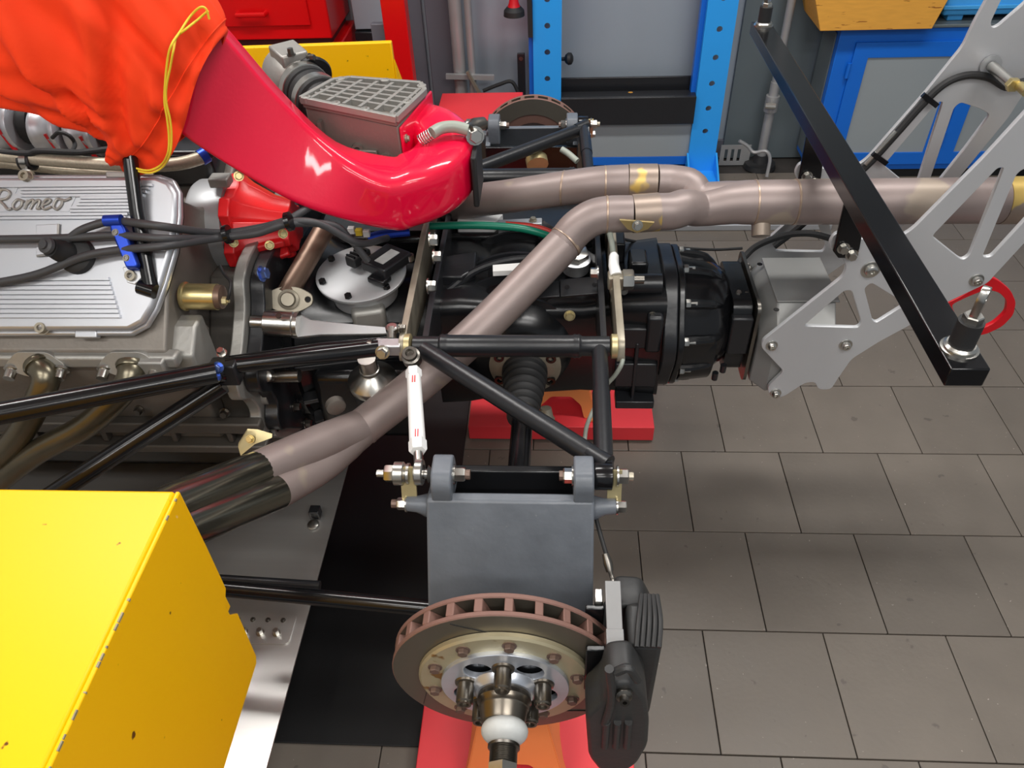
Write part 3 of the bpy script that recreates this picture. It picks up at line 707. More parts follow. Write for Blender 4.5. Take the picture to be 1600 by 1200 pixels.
M().prism([P(845, 340, Z=.80), P(935, 400, Z=.79), P(935, 415, Z=.78), P(840, 372, Z=.78)], (0, 0, -.04)).build('top_web', 'black_satin', t, bev=.003)
c = P(900, 402, Z=.79)
pl = M(); pl.lathe(c + V((0, 0, -.03)), (0, -.12, 1), [(0, .030), (.022, .030), (.024, .033), (.03, .033), (.032, .028)], 30); pl.build('filler_neck', 'alu', t)
M().hexa(c + V((0, 0, .002)), (0, -.12, 1), .029, .014, .2).build('filler_plug', 'steel', t)
bolt(t, P(890, 493, Y=1.30), (0, -1, .3), .009, .01, 'gold_worn')
for q in ((823, 466), (975, 455), (1019, 492)):
    bolt(t, P(*q, Y=1.31), (0, -1, .3), .006, .008, 'steel_dark')
# rear case behind the wishbone: steps
M().loft([sec(.13, .125, .49, .755), sec(.235, .135, .485, .765)]).build('rear_case', 'black_case', t, sm=40)
M().prism([(.135, 1.30, .70), (.205, 1.30, .70), (.205, 1.30, .645), (.135, 1.30, .645)], (0, .05, 0)).build('case_step', 'black_satin', t, bev=.004)
M().prism([(.195, 1.292, .735), (.228, 1.292, .735), (.228, 1.292, .64), (.195, 1.292, .64)], (0, .05, 0)).build('case_step', 'black_satin', t, bev=.006)
M().box(.16, .20, 1.40, 1.46, .755, .80).build('case_block', 'black_case', t, bev=.006)
M().box(.12, .155, 1.47, 1.53, .755, .805).build('case_block', 'black_satin', t, bev=.004)
M().tube([(.12, 1.36, .775), (.225, 1.36, .775)], .022, 18).build('selector_shaft', 'black_satin', t)
M().box(.135, .228, 1.302, 1.318, .53, .60).build('case_step', 'black_satin', t, bev=.004)
M().box(.175, .183, 1.298, 1.33, .49, .66).build('cast_rib', 'black_satin', t, bev=.002)
M().box(.14, .228, 1.285, 1.33, .478, .50).build('cast_rib', 'black_satin', t, bev=.003)
M().box(-.262, .12, 1.56, 1.74, .49, .775).build('far_dark_block', 'black_case', t, bev=.01)  # plain black block added to keep the gap beyond the gearbox dark
# big flange
fo = []
for k in range(48):
    a = 2 * math.pi * k / 48
    r = .158 + .006 * math.cos(6 * a + .5)
    fo.append(V((YC + r * math.cos(a), GZ + .005 + r * math.sin(a))))
M().loft([[V((x, *p)) for p in fo] for x in (.232, .262)]).build('case_flange', 'black_satin', t, sm=40, bev=.003)
M().loft([[V((x, YC + (p.x - YC) * .985, GZ + .005 + (p.y - GZ - .005) * .985)) for p in fo] for x in (.2635, .278)]).build('cover_flange', 'black_case', t, sm=40, bev=.003)
# rear cover dome, lightly ribbed
M().lathe((.278, YC, GZ + .005), (1, 0, 0), [(0, .142), (.02, .138), (.05, .134), (.075, .126), (.10, .108), (.118, .085), (.125, .055)], 56).build('rear_cover', 'black_gloss', t, sm=60)
for k in range(11):
    a = 2 * math.pi * (k + .1) / 11
    dr = V((0, math.cos(a), math.sin(a)))
    o = V((.279, YC, GZ + .005))
    M().tube(cr([o + dr * .143, o + dr * .141 + V((.03, 0, 0)), o + dr * .133 + V((.06, 0, 0)), o + dr * .112 + V((.088, 0, 0))], 4), [.011] * 5 + [.010] * 4 + [.008, .007, .005, .002], 10).build('cover_boss', 'black_case', t)
    b_ = V((.2785, YC, GZ + .005)) + dr * .148
    M().hexa(b_, (1, 0, 0), .0100, .010, .2).tube([b_ + V((.009, 0, 0)), b_ + V((.024, 0, 0))], .0055, 10).build('cover_bolt', 'steel', t)
M().lathe((.283, YC, GZ - .015), (1, 0, 0), [(0, .139), (.07, .131), (.07, .126)], 40).build('cover_ring', 'black_case', t)
M().loft([sec(.385, .095, .535, .725, .03), sec(.425, .095, .535, .725, .03)]).build('tail_housing', 'black_case', t, sm=40)
M().box(.382, .428, 1.335, 1.36, .60, .70).build('tail_step', 'black_satin', t, bev=.004)
M().loft([sec(.43, .115, .52, .735, .02), sec(.437, .115, .52, .735, .02)]).build('tail_plate', 'steel_dark', t, sm=40)
for q in ((1153, 460), (1165, 463)):
    bolt(t, P(*q, Y=1.40), (0, -.4, 1), .006, .01, 'steel')
for q in ((1118, 582), (1131, 570)):
    p = P(*q, Y=1.33); M().tube([p, p + V((0, 0, -.02))], .007, 10).build('drain_stub', 'black_satin', t)

# ------------------------------------------------------------------ cross frames over the gearbox
def cross_frame(x, th, lab, x2):
    t = thing('suspension_frame', lab, 'bracket', (x, YC, .72))
    ol = [(1.085, .79), (1.10, .825), (1.13, .83), (1.30, .842), (YC, .852), (1.59, .842), (1.76, .83), (1.79, .825), (1.805, .79), (1.78, .775), (1.60, .745), (YC, .74), (1.29, .745), (1.11, .775)]
    m = plate(rp([V(p) for p in ol], .012), [], (x, 0, 0), (0, 1, 0), (0, 0, 1), th, .001); m.build('plate', 'steel_worn', t, sm=30)
    ol = [(1.13, .775), (1.13, .80), (1.30, .815), (1.59, .815), (1.76, .80), (1.76, .775), (1.60, .70), (1.29, .70)]
    m = plate([V(p) for p in ol], [], (x2, 0, 0), (0, 1, 0), (0, 0, 1), .012, .001); m.build('backing_plate', 'black_satin', t, sm=30)
    return t
tf = cross_frame(XL - .006, .013, 'worn steel front suspension frame plate crossing over the gearbox beside round cover', XL + .03)
for q in ((677, 401), (668, 447), (671, 375)):
    bolt(tf, P(*q, X=XL + .037), (1, 0, 0), .011, .014, 'steel')
tr = cross_frame(XR + .009, .014, 'worn steel rear suspension frame plate crossing over the gearbox under exhaust bend', XR - .02)
bolt(tr, P(935, 426, X=XR - .027), (-1, 0, 0), .010, .014, 'steel')
# clevis joining the strut
t = thing('clevis_joint', 'bright steel fork joint at the front end of the near wishbone', 'joint', P(608, 543, Y=1.10))
pc = P(610, 542, Y=1.105)
M().bar(pc + V((-.028, 0, 0)), pc + V((.022, 0, 0)), .026, .024).build('fork', 'alu', t, bev=.003)
bolt(t, P(598, 550, Y=1.085), (0, -1, .4), .010, .014, 'steel')
M().tube([P(612, 530, Y=1.12), P(612, 512, Y=1.14)], .009, 12).build('pin', 'steel', t)
M().lathe(P(613, 514, Y=1.14), (0, 0, 1), [(-.004, .013), (.005, .013), (.008, .009)], 14).build('pin_head', 'steel', t)
bolt(t, P(624, 513, Y=1.13), (1, 0, 0), .008, .01, 'steel_dark')

# brass fitting and pipes at the rear frame
t = thing('sensor_fitting', 'brass bronze union with hex plug and sleeve fixed to the rear frame', 'pipe fitting', P(960, 440, Y=1.28))
c = P(962, 438, Y=1.30)
M().bar(c + V((-.016, 0, 0)), c + V((.018, 0, 0)), .03, .03).build('block', 'steel_worn', t, bev=.003)
M().hexa(P(973, 437, Y=1.295), (1, 0, 0), .021, .022, .1).build('hex_plug', 'steel', t)
M().tube([P(971, 437, Y=1.295) + V((.025, 0, 0)), P(971, 437, Y=1.295) + V((.045, 0, 0))], .009, 12).build('plug_end', 'steel_dark', t)
M().tube([c + V((0, 0, -.01)), P(962, 455, Y=1.285), P(963, 462, Y=1.28), P(963, 470, Y=1.275), P(964, 478, Y=1.27)], [.011, .013, .0105, .0125, .009], 16).build('sleeve', 'steel_worn', t, sm=30)
M().tube([c + V((0, 0, .012)), P(959, 415, Y=1.32), P(959, 400, Y=1.335), P(958, 396, Y=1.34)], [.012, .011, .010, .007], 14).build('nipple', 'bleach_white', t)
M().tube(cr([P(958, 397, Y=1.34), P(956, 380, Y=1.35), P(952, 362, Y=1.37)], 4), .006, 10).build('upper_tube', 'hose_grey', t)
t = thing('brake_pipe', 'thin pale metal brake pipe bending down past the wishbone', 'pipe', P(965, 560, Y=1.1))
M().tube(cr([P(964, 478, Y=1.268), P(966, 510, Y=1.22), P(968, 535, Y=1.15), P(973, 562, Y=1.09), P(962, 585, Y=1.08), P(945, 605, Y=1.085), P(930, 635, Y=1.09), P(917, 665, Y=1.06), P(913, 692, Y=1.02)], 5), .0042, 10).build('pipe', 'hose_grey', t)

# ------------------------------------------------------------------ aluminium tail box
t = thing('tail_box', 'grey sheet aluminium box behind the gearbox between the wing plates', 'housing', (.53, YC, .51))
def tsec(x, y0, y1, z0, z1, ch): return [V((x, y0, z0)), V((x, y1, z0)), V((x, y1, z1 - ch)), V((x, y1 - ch, z1)), V((x, y0 + ch, z1)), V((x, y0, z1 - ch))]
M().loft([tsec(.445, 1.335, 1.555, .525, .695, .05), tsec(.478, 1.308, 1.582, .515, .725, .055), tsec(.60, 1.308, 1.582, .555, .725, .055)]).build('shell', 'alu_dull', t, bev=.003)
M().box(.475, .607, 1.36, 1.53, .7255, .729).build('top_sheet', 'alu_dull', t, bev=.001)
for q in ((1187, 413), (1213, 484)):
    p = P(*q, Z=.72)
    M().lathe(P(*q, Z=.729), (0, 0, 1), [(0, .006), (.001, .006)], 12).build('drain_hole', 'black_gloss', t)
bolt(t, P(1270, 423, Y=1.50), (1, 0, .5), .008, .01, 'steel')
bolt(t, P(1166, 418, Y=1.55), (0, -.5, 1), .007, .01, 'steel')

# ------------------------------------------------------------------ wing plates
OUT = [(.477, .54), (.484, .518), (.503, .505), (.52, .512), (.557, .553), (.578, .556), (.590, .533), (.618, .533), (.625, .565), (.640, .622), (.684, .67), (.746, .725), (.788, .772), (.852, .82), (.858, .838), (.886, .913), (.932, 1.031), (.944, 1.086), (.955, 1.16), (.975, 1.38), (.945, 1.38), (.876, 1.252), (.842, 1.211), (.832, 1.208), (.826, 1.218), (.83, 1.256), (.848, 1.38), (.82, 1.38), (.803, 1.257), (.795, 1.217), (.790, 1.175), (.747, 1.084), (.672, .945), (.657, .929), (.606, .921), (.576, .922), (.556, .934), (.542, .938), (.528, .932), (.523, .913), (.531, .897), (.558, .877), (.570, .859), (.569, .836), (.442, .673), (.442, .655), (.500, .590), (.500, .580)]
HOL = [[(.518, .712), (.580, .803), (.594, .803), (.635, .722), (.632, .708)], [(.617, .808), (.627, .822), (.711, .769), (.665, .721), (.655, .728)],
       [(.710, .927), (.778, 1.065), (.789, 1.066), (.794, .883), (.786, .874), (.776, .879)], [(.819, .880), (.815, 1.053), (.824, 1.064), (.868, 1.050), (.893, 1.037), (.867, .960), (.836, .880)],
       [(.895, 1.20), (.896, 1.245), (.93, 1.30), (.926, 1.20)]]
BOLTS = [(.463, .661, .009), (.617, .663, .010), (.498, .522, .009), (.547, .909, .011), (.617, .853, .0135), (.827, .828, .010)]
for yp, lab, grp in ((1.30, 'pale aluminium rear wing plate with triangular cut-outs, nearer the camera', None), (1.59, 'pale aluminium rear wing plate with triangular cut-outs behind the tail pipe', None)):
    t = thing('wing_plate', lab, 'wing mount', (.62, yp, .505), 'rear wing plates')
    plate(rp([V(p) for p in OUT], .010, 3), [rp([V(p) for p in h], .008, 3) for h in HOL], (0, yp, 0), (1, 0, 0), (0, 0, 1), .010, .0012).build('plate', 'plate_light', t, sm=40)
    for x, z, r in BOLTS:
        m = M(); y = yp - .0052
        m.lathe((x, y, z), (0, -1, 0), [(0, r * 1.4), (.0025, r * 1.35), (.003, r), (.010, r * .9), (.012, r * .7), (.012, r * .35), (.008, r * .3)], 18)
        m.build('bolt', 'steel', t, sm=40)
    M().lathe((.569, yp - .0052, .895), (0, -1, 0), [(0, .014), (.002, .014), (.003, .010), (.005, .010)], 16).build('copper_rivet', 'rust_pipe', t)
# spacer between plates
t = thing('wing_spacer', 'bright metal spacer tube with gold nut between the wing plates', 'spacer', P(1570, 110, Y=1.5))
pa = P(1550, 104, Y=1.575)
M().tube([pa, pa + V((0, -.09, 0))], .010, 16).build('tube', 'steel', t)
M().lathe(pa + V((0, .008, 0)), (0, -1, 0), [(0, .02), (.004, .02)], 20).build('washer', 'plate_grey', t)
M().hexa(pa + V((0, -.088, 0)), (0, -1, 0), .013, .012).build('nut', 'gold_zinc', t)
M().tube([pa + V((.01, -.10, 0)), pa + V((.01, -.13, 0))], .009, 14).build('end_fitting', 'gold_zinc', t)

# ------------------------------------------------------------------ black cross bar
t = thing('wing_crossbar', 'long black square cross bar with threaded eye studs at both ends', 'cross bar', (.53, YC, .95))
M().box(.504, .553, .760, 2.130, 1.030, 1.06).build('bar', 'black_gloss', t, bev=.002)
for yp in (1.285, 1.575):
    M().prism([(.526, yp, 1.029), (.566, yp, 1.029), (.580, yp, .905), (.572, yp, .885), (.545, yp, .885), (.532, yp, .90)], (0, .008, 0)).build('hanger_tab', 'black_gloss', t, bev=.002)
    for x, z in ((.548, .909), (.567, .894)):
        bolt(t, (x, yp - .001, z), (0, -1, 0), .009, .010, 'steel')
for y in (.80, 2.095):
    o = V((.528, y, 1.06))
    M().lathe(o, (0, 0, 1), [(0, .024), (.003, .024), (.004, .019), (.007, .021), (.010, .018)], 22).build('stud_washer', 'steel', t)
    M().tube([o + V((0, 0, .010)), o + V((0, 0, .046))], .016, 20).build('rubber_sleeve', 'black_rubber', t)
    M().hexa(o + V((0, 0, .046)), (0, 0, 1), .0125, .010).build('lock_nut', 'steel', t)
    m = plate(rp([V((-.010, .054)), V((.010, .054)), V((.012, .085)), V((.006, .098)), V((-.006, .098)), V((-.012, .085))], .006), [circ(0, .082, .0055, 14)], o, (.6, .8, 0), (0, 0, 1), .010, .001)
    m.build('eye_stud', 'steel', t, sm=40)
# red tow hook
t = thing('tow_hook', 'red ring shaped tow hook bolted under the near wing plate', 'tow hook', P(1540, 470, Y=1.33))
yk = 1.325
oc = [P(*q, Y=yk) for q in ((1473, 474), (1500, 462), (1546, 430), (1560, 437), (1578, 452), (1586, 470), (1582, 490), (1565, 508), (1540, 520), (1515, 524), (1490, 512))]
ic = [P(*q, Y=yk) for q in ((1485, 474), (1510, 462), (1540, 450), (1560, 455), (1572, 468), (1570, 486), (1552, 503), (1530, 513), (1510, 514), (1496, 500))]
plate(rp([V((p.x, p.z)) for p in oc], .01), [rp([V((p.x, p.z)) for p in ic], .01)], (0, yk, 0), (1, 0, 0), (0, 0, 1), .010, .001).build('ring', 'red_bright', t, sm=40)
bolt(t, P(1524, 436, Y=yk - .006), (0, -1, 0), .008, .006, 'steel')
# wires at the back
tag(M().tube(cr([P(958, 368, Y=1.50), P(985, 376, Y=1.55), P(1040, 385, Y=1.6), P(1110, 390, Y=1.62), P(1160, 388, Y=1.62)], 6), .0035, 8).build('thin_wire', 'black_rubber'), 'thin black wire hanging above the gearbox tail', 'wire')
tag(M().tube(cr([P(1145, 437, Y=1.50), P(1150, 420, Y=1.52), P(1165, 400, Y=1.54), P(1185, 383, Y=1.55), P(1225, 368, Y=1.55), P(1265, 365, Y=1.55), P(1300, 373, Y=1.55)], 6), .0075, 10).build('black_hose', 'black_rubber'), 'black hose curving over the grey tail box', 'hose')
t = thing('plate_cable', 'black cable tied along the edge of the far wing plate', 'cable', P(1400, 210, Y=1.575))
M().tube(cr([P(1210, 385, Y=1.565), P(1255, 350, Y=1.565), P(1300, 305, Y=1.57), P(1352, 262, Y=1.575), P(1400, 210, Y=1.575), P(1440, 165, Y=1.575), P(1475, 132, Y=1.575), P(1510, 118, Y=1.575), P(1545, 121, Y=1.575), P(1572, 136, Y=1.57), P(1590, 130, Y=1.56), P(1640, 120, Y=1.55)], 5), .0075, 10).build('cable', 'black_rubber', t)
for q in ((1372, 244), (1450, 153)):
    p = P(*q, Y=1.578)
    M().bar(p + V((-.016, -.008, .010)), p + V((.018, -.010, -.012)), .010, .008, (0, 1, 0)).build('cable_tie', 'black_gloss', t)
M().tube([P(1400, 205, Y=1.572), P(1352, 257, Y=1.572)], .0045, 8).build('rod', 'steel', t)
# ================================================================== engine
CN = V((0, -.719, .695)).normalized(); CV = V((0, .695, .719)).normalized(); CO = V((0, 1.05, .88))
def PP(px, py, h=0.): return PN(px, py, CO + CN * h, CN)
def cuv(px, py, h=0.):
    p = PP(px, py, h) - CO; return V((p.x, p.dot(CV)))
t = thing('v_engine', 'grey cast vee engine with ribbed silver valve cover', 'engine', (-1.0, YC, .40))
ENG = t
def esec(x): return [V((x, *p)) for p in ((1.10, .56), (1.79, .56), (1.79, .66), (1.83, .75), (1.862, .80), (1.862, .855), (1.66, 1.05), (1.56, .98), (1.445, .93), (1.33, .98), (1.24, 1.055), (1.035, .855), (1.035, .80), (1.06, .75), (1.10, .66))]
M().loft([esec(-1.75), esec(-.70)]).build('block', 'alu_cast_warm', t, sm=30, bev=.006)
M().loft([[V((x, *p)) for p in ((1.14, .56), (1.75, .56), (1.75, .72), (1.62, .86), (1.445, .84), (1.27, .86), (1.14, .72))] for x in (-.70, -.60)]).build('rear_block', 'block_dark', t, sm=30, bev=.006)
# side details of block
M().box(-1.75, -.60, 1.075, 1.10, .60, .628).build('side_flange', 'block_dark', t, bev=.004)
M().box(-1.75, -.60, 1.07, 1.12, .548, .568).build('sump_rail', 'block_dark', t, bev=.004)
M().box(-1.7, -.62, 1.24, 1.65, .31, .555).build('sump', 'black_case', t, bev=.02)
for x in (-1.10, -.95, -.80, -.68):
    M().box(x, x + .012, 1.080, 1.10, .570, .60).build('side_rib', 'block_dark', t, bev=.003)
for q in ((352, 644), (218, 640), (160, 625)):
    bolt(t, P(*q, Y=1.085), (0, -1, .2), .008, .012, 'steel_dark')
M().lathe((-.68, 1.30, .70), (1, 0, 0), [(0, .10), (.06, .10), (.06, .07), (.02, .06)], 30).build('core_plug', 'alu_cast_warm', t)
# loops and lugs on rear end
M().tube(cr([P(283, 515, Y=1.13), P(300, 505, Y=1.13), P(318, 515, Y=1.13), P(312, 532, Y=1.13), P(295, 535, Y=1.13)], 5), .010, 10).build('cast_eye', 'alu_cast_warm', t)
M().lathe(P(272, 512, Y=1.12), (1, 0, 0), [(-.035, .017), (.015, .026), (.015, .018), (.005, .016)], 20).build('water_outlet', 'alu_cast', t)
m = M().loft([[V((x, *p)) for p in ((1.045, .76), (1.045, .835), (1.09, .87), (1.13, .87), (1.13, .76))] for x in (-.735, -.66)]); m.build('head_corner', 'alu_cast', t, bev=.006)
# valve covers, both banks
rim = [(-330, 276), (255, 276), (276, 283), (287, 303), (288, 340), (281, 395), (266, 447), (252, 485), (236, 512), (212, 525), (-330, 527)]
top = [(-330, 280), (250, 280), (270, 288), (281, 305), (281, 340), (274, 393), (259, 443), (245, 480), (230, 505), (208, 517), (-330, 518)]
def cover():
    g = M().prism([PP(*q, -.012) for q in rim], CN * .010); g.build('cover_gasket', 'black_rubber', ENG)
    r = M().prism([PP(*q, 0) for q in rim], CN * .014).build('valve_cover', 'alu_cover', ENG, bev=.004)
    M().prism([PP(*q, .0145) for q in top], CN * .016).build('cover_top', 'alu_cover', r, bev=.007)
    return r
VC = cover()
H = .0307
rb = M()
def rib(y, xa, xb, hh=.006, w=.0042):
    a, b = PP(xa, y, H), PP(xb, y, H); a = CO + V((a.x, 0, 0)) + CV * (b - CO).dot(CV) + CN * H
    d, u, w2 = frame(b - a, CN); rb.obox((a + b) / 2 + CN * hh / 2, (b - a) / 2, u * w / 2, CN * hh / 2)
for k in range(4): rib(290 + k * 5.2, 35 if k else -330, 240 - k * 5)
for k in range(3): rib(309.5 + k * 5.2, 128 - k * 3, 222 - k * 4)
for k in range(4): rib(325 + k * 5.2, 112 if k < 2 else -330, 208 - k * 3)
for k in range(9): rib(436 + k * 7.3, -330, 172 + k * 2.2, w=.0055)
rb.build('cooling_ribs', 'alu_cover', VC, sm=0)
M().prism([PP(*q, H) for q in ((-160, 291), (30, 291), (24, 303), (120, 306), (108, 331), (-160, 331))], CN * .0015).build('badge_field', 'alu_cover', VC)
# raised script letters on the cover (end of the maker's name)
STROKES = [
    [(-14, 330), (-7, 314), (0, 299), (6, 296), (14, 299), (15, 304), (10, 310), (0, 313), (6, 320), (12, 327), (18, 326)], [(-16, 304), (-8, 298), (2, 295)],
    [(33, 313), (27, 312), (21, 319), (21, 325), (26, 327), (33, 321), (34, 314), (33, 313), (38, 315)],
    [(44, 312), (41, 320), (38, 327)], [(41, 320), (48, 313), (52, 313), (51, 319), (47, 327)], [(51, 319), (58, 313), (62, 314), (60, 321), (58, 326), (64, 325)],
    [(66, 321), (74, 318), (79, 313), (74, 311), (68, 316), (66, 323), (70, 327), (80, 323)],
    [(96, 312), (90, 311), (85, 318), (84, 324), (89, 327), (96, 320), (97, 313), (96, 312), (102, 313), (111, 309)]]
m = M()
for s in STROKES: m.tube(cr([PP(x, y, H + .0035) for x, y in s], 5), .0024, 8)
m.build('script_lettering', 'alu_cast', VC)
# middle field: boss, plug hole, screws
M().prism([PP(*q, H) for q in ((58, 352), (92, 350), (88, 385), (80, 398), (58, 400))], CN * .003).build('cover_boss', 'alu_cover', VC, bev=.001)
M().tube(cr([PP(92, 350, H + .003), PP(89, 380, H + .003), PP(80, 396, H + .003), PP(58, 400, H + .003)], 5), .0022, 8).build('boss_edge', 'alu_cast', VC)
for q in ((70, 381), (68, 390)):
    M().lathe(PP(*q, H + .003), CN, [(0, .003), (.0012, .003)], 10).build('pin_hole', 'black_gloss', VC)
for q in ((208, 432), (68, 513), (43, 277)):
    capscrew(VC, PP(*q, .028 if q[1] < 500 else .022), CN, .0095, .012, 'steel_worn')
M().prism([PP(*q, .031) for q in ((193, 418), (224, 414), (222, 435), (212, 445), (200, 442))], CN * .003).build('clamp_foot', 'alu', VC, bev=.001)
M().prism([PP(*q, .002) for q in ((124, 516), (158, 516), (158, 529), (124, 529))], CN * .014).build('cover_lug', 'alu_cover', VC, bev=.002)
M().prism([PP(*q, .002) for q in ((172, 271), (222, 272), (222, 281), (172, 281))], CN * .014).build('cover_lug', 'alu_cast', VC, bev=.002)
MIR[0] = True
g = M().prism([PP(*q, 0) for q in rim], CN * .016).build('valve_cover', 'alu_cover', ENG, bev=.004)
MIR[0] = False
# spark plug boot
t = thing('spark_boot', 'black rubber spark plug boot on the silver valve cover', 'plug boot', PP(120, 395, H))
c = PP(122, 400, H)
M().lathe(c, CN, [(0, .033), (.012, .031), (.018, .022)], 28).lathe(c + CN * .012 + V((-.012, 0, .004)), CN + V((-.25, 0, .1)), [(0, .022), (.020, .018), (.030, .015), (.034, .016)], 24).build('boot', 'black_rubber', t)
M().lathe(c + CN * .044 + V((-.021, 0, .010)), CN + V((-.2, 0, .1)), [(0, .015), (.006, .014), (.008, .008), (.012, .008)], 18).build('cap', 'cable_grey', t)
# exhaust flanges on the head and headers
for k, (q, pts, r) in enumerate((((60, 566), [(60, 570), (72, 590), (60, 625), (35, 672), (0, 712), (-60, 760)], .0235), ((205, 566), [(205, 570), (203, 592), (180, 625), (130, 668), (60, 705), (0, 750), (-60, 800)], .0235))):
    t = thing('header_pipe', ('left' if k == 0 else 'right') + ' bronze tinted exhaust header bolted to the engine side', 'exhaust header', P(*q, Y=1.03), 'exhaust headers')
    f = P(*q, Y=1.03)
    ol = rp([V((-.055, -.006)), V((-.03, .018)), V((.03, .018)), V((.058, -.006)), V((.052, -.02)), V((.02, -.03)), V((-.02, -.03)), V((-.05, -.018))], .01)
    plate(ol, [], f + V((0, -.004, .008)), (1, 0, 0), V((0, .35, .94)), .012, .001).build('flange', 'alu_cast', t, sm=40)
    for s in (-.047, .047):
        M().lathe(f + V((s, -.010, -.006)), (0, -.94, -.35), [(0, .014), (.004, .014), (.005, .010), (.022, .010), (.022, .005)], 14).build('nut', 'steel', t)
    ys = [1.022, 1.0, .985, .972, .962, .952, .945]
    M().tube(cr([P(*p, Y=ys[i]) for i, p in enumerate(pts)], 6), r, 22).build('pipe', 'header_pipe', t, sm=60)
    M().lathe(P(*pts[0], Y=1.02), P(*pts[1], Y=.995) - P(*pts[0], Y=1.02), [(-.004, .0245), (.002, .0262), (.007, .0245)], 20).build('weld_collar', 'header_pipe', t)
# head lower rail
M().box(-1.75, -.68, 1.022, 1.05, .825, .852).build('head_rail', 'alu_cast', ENG, bev=.006)
M().box(-.76, -.70, 1.01, 1.05, .80, .85).build('head_lug', 'alu_cast', ENG, bev=.004)

# ------------------------------------------------------------------ bellhousing and engine plate
t = thing('bell_housing', 'black bell housing with light metal adapter plate between engine and gearbox', 'bell housing', (-.45, YC, .42))
M().lathe((-.575, YC, GZ - .02), (1, 0, 0), [(0, .235), (.02, .235), (.022, .222), (.08, .19), (.15, .168), (.30, .155)], 56).build('bell', 'black_case', t, sm=40)
ol = []
for k in range(40):
    a = 2 * math.pi * k / 40
    r = .262 + .010 * math.cos(8 * a)
    ol.append(V((YC + r * math.cos(a), GZ - .02 + r * math.sin(a))))
half = [(1.27, .90), (1.22, .885), (1.195, .84), (1.13, .79), (1.06, .755), (1.055, .715), (1.10, .68), (1.115, .63), (1.085, .605), (1.085, .57), (1.125, .54), (1.20, .46), (1.30, .40)]
full = [V(p) for p in half] + [V((2 * YC - p[0], p[1])) for p in half[::-1]]
full = rp(full, .02, 3)
M().loft([[V((x, *p)) for p in full] for x in (-.63, -.606)]).build('adapter_plate', 'alu_cast', t, sm=40, bev=.003)
M().loft([[V((x, YC + (p.x - YC) * .93, .66 + (p.y - .66) * .93)) for p in full] for x in (-.605, -.575)]).build('bell_flange', 'black_satin', t, sm=40, bev=.003)
bolt(t, P(408, 428, X=-.574), (1, 0, .2), .012, .012, 'blue_bolt')
for a in (-150, -170, 160, 140):
    a = math.radians(a); bolt(t, (-.574, YC + .25 * math.cos(a), GZ - .02 + .25 * math.sin(a)), (1, 0, 0), .009, .012, 'steel_dark')
M().box(-.57, -.265, 1.52, 1.74, .50, .80).build('far_dark_fill', 'black_case', t, bev=.02)  # black box added as dark fill where open floor would show through
for k in range(2, 6):
    a = math.radians(100 + 22 * k)
    M().bar((-.555, YC + .235 * math.cos(a), GZ - .02 + .235 * math.sin(a)), (-.30, YC + .165 * math.cos(a), GZ - .02 + .165 * math.sin(a)), .012, .03, (0, math.cos(a), math.sin(a))).build('cast_rib', 'black_satin', t, bev=.003)
M().box(-.52, -.30, 1.19, 1.26, .47, .66).build('side_pod', 'black_case', t, bev=.02)
M().tube([P(395, 588, Y=1.16), P(412, 589, Y=1.15), P(412, 589, Y=1.15), P(468, 587, Y=1.15)], [.007, .007, .0125, .0135], 14).build('clutch_slave', 'steel_dark', t)
M().lathe(P(417, 588, Y=1.13), (0, -1, .8), [(-.02, .012), (.006, .012), (.008, .008)], 14).build('slave_cap', 'steel', t)
M().lathe(P(525, 635, Y=1.12), (.5, -1, 0), [(-.01, .02), (.004, .02), (.006, .016)], 18).build('tail_plug', 'alu_cast_warm', t)
# lower lug of plate 
for q in ((399, 618), (413, 668)):
    M().lathe(P(*q, X=-.625), (1, 0, 0), [(0, .019), (.03, .019), (.03, .009), (.02, .008)], 18).build('plate_lug', 'alu_cast', t)
# round inspection cover on top
t = thing('inspection_cover', 'round grey metal cover with small black screws on the bell housing', 'cover', P(565, 425, Z=.75))
IC = P(564, 425, Z=.812); IN = V((0, -.08, 1)).normalized()
M().lathe(IC - IN * .06, IN, [(0, .070), (.05, .075), (.052, .095), (.058, .096), (.06, .093)], 60).build('plate', 'plate_grey', t, sm=35)
for a in (12, 52, 100, 150, 205, 262, 320):
    a = math.radians(a); o = IC + V((math.cos(a) * .083, math.sin(a) * .083, math.sin(a) * .083 * .08))
    M().hexa(o, IN, .008, .008, a).build('screw', 'black_gloss', t)
M().bar(P(575, 470, Z=.74), P(578, 505, Z=.74), .07, .06).build('neck', 'alu_cast', t, bev=.01)
# electronic module
t = thing('sensor_module', 'dark grey electronic module with pale label and plug on the round cover', 'module', P(600, 405, Z=.80))
mc = P(604, 408, Z=.838); u = (P(635, 388, Z=.838) - P(577, 428, Z=.838)).normalized(); w = V((-u.y, u.x, 0))
M().obox(mc, u * .042, w * .034, V((0, 0, .012))).build('case', 'black_satin', t, bev=.004)
M().obox(mc + V((0, 0, .0125)) - w * .004, u * .026, w * .012, V((0, 0, .0008))).build('label', 'label_grey', t)
for s in (-1, 1): M().lathe(mc + u * .040 + w * .030 * s + V((0, 0, -.008)), (0, 0, 1), [(0, .009), (.012, .009), (.012, .005), (.006, .004)], 14).build('mount_eye', 'steel', t)
pc = P(560, 402, Z=.834)
M().obox(pc, u * .026, w * .014, V((0, 0, .012))).build('plug', 'black_rubber', t, bev=.004)
for k in range(4): M().obox(pc + u * (-.020 + k * .011) + V((0, 0, .013)), u * .002, w * .012, V((0, 0, .002))).build('plug_rib', 'black_gloss', t)
M().bar(P(580, 432, Z=.822), P(606, 440, Z=.822), .03, .014).build('base', 'black_case', t, bev=.004)

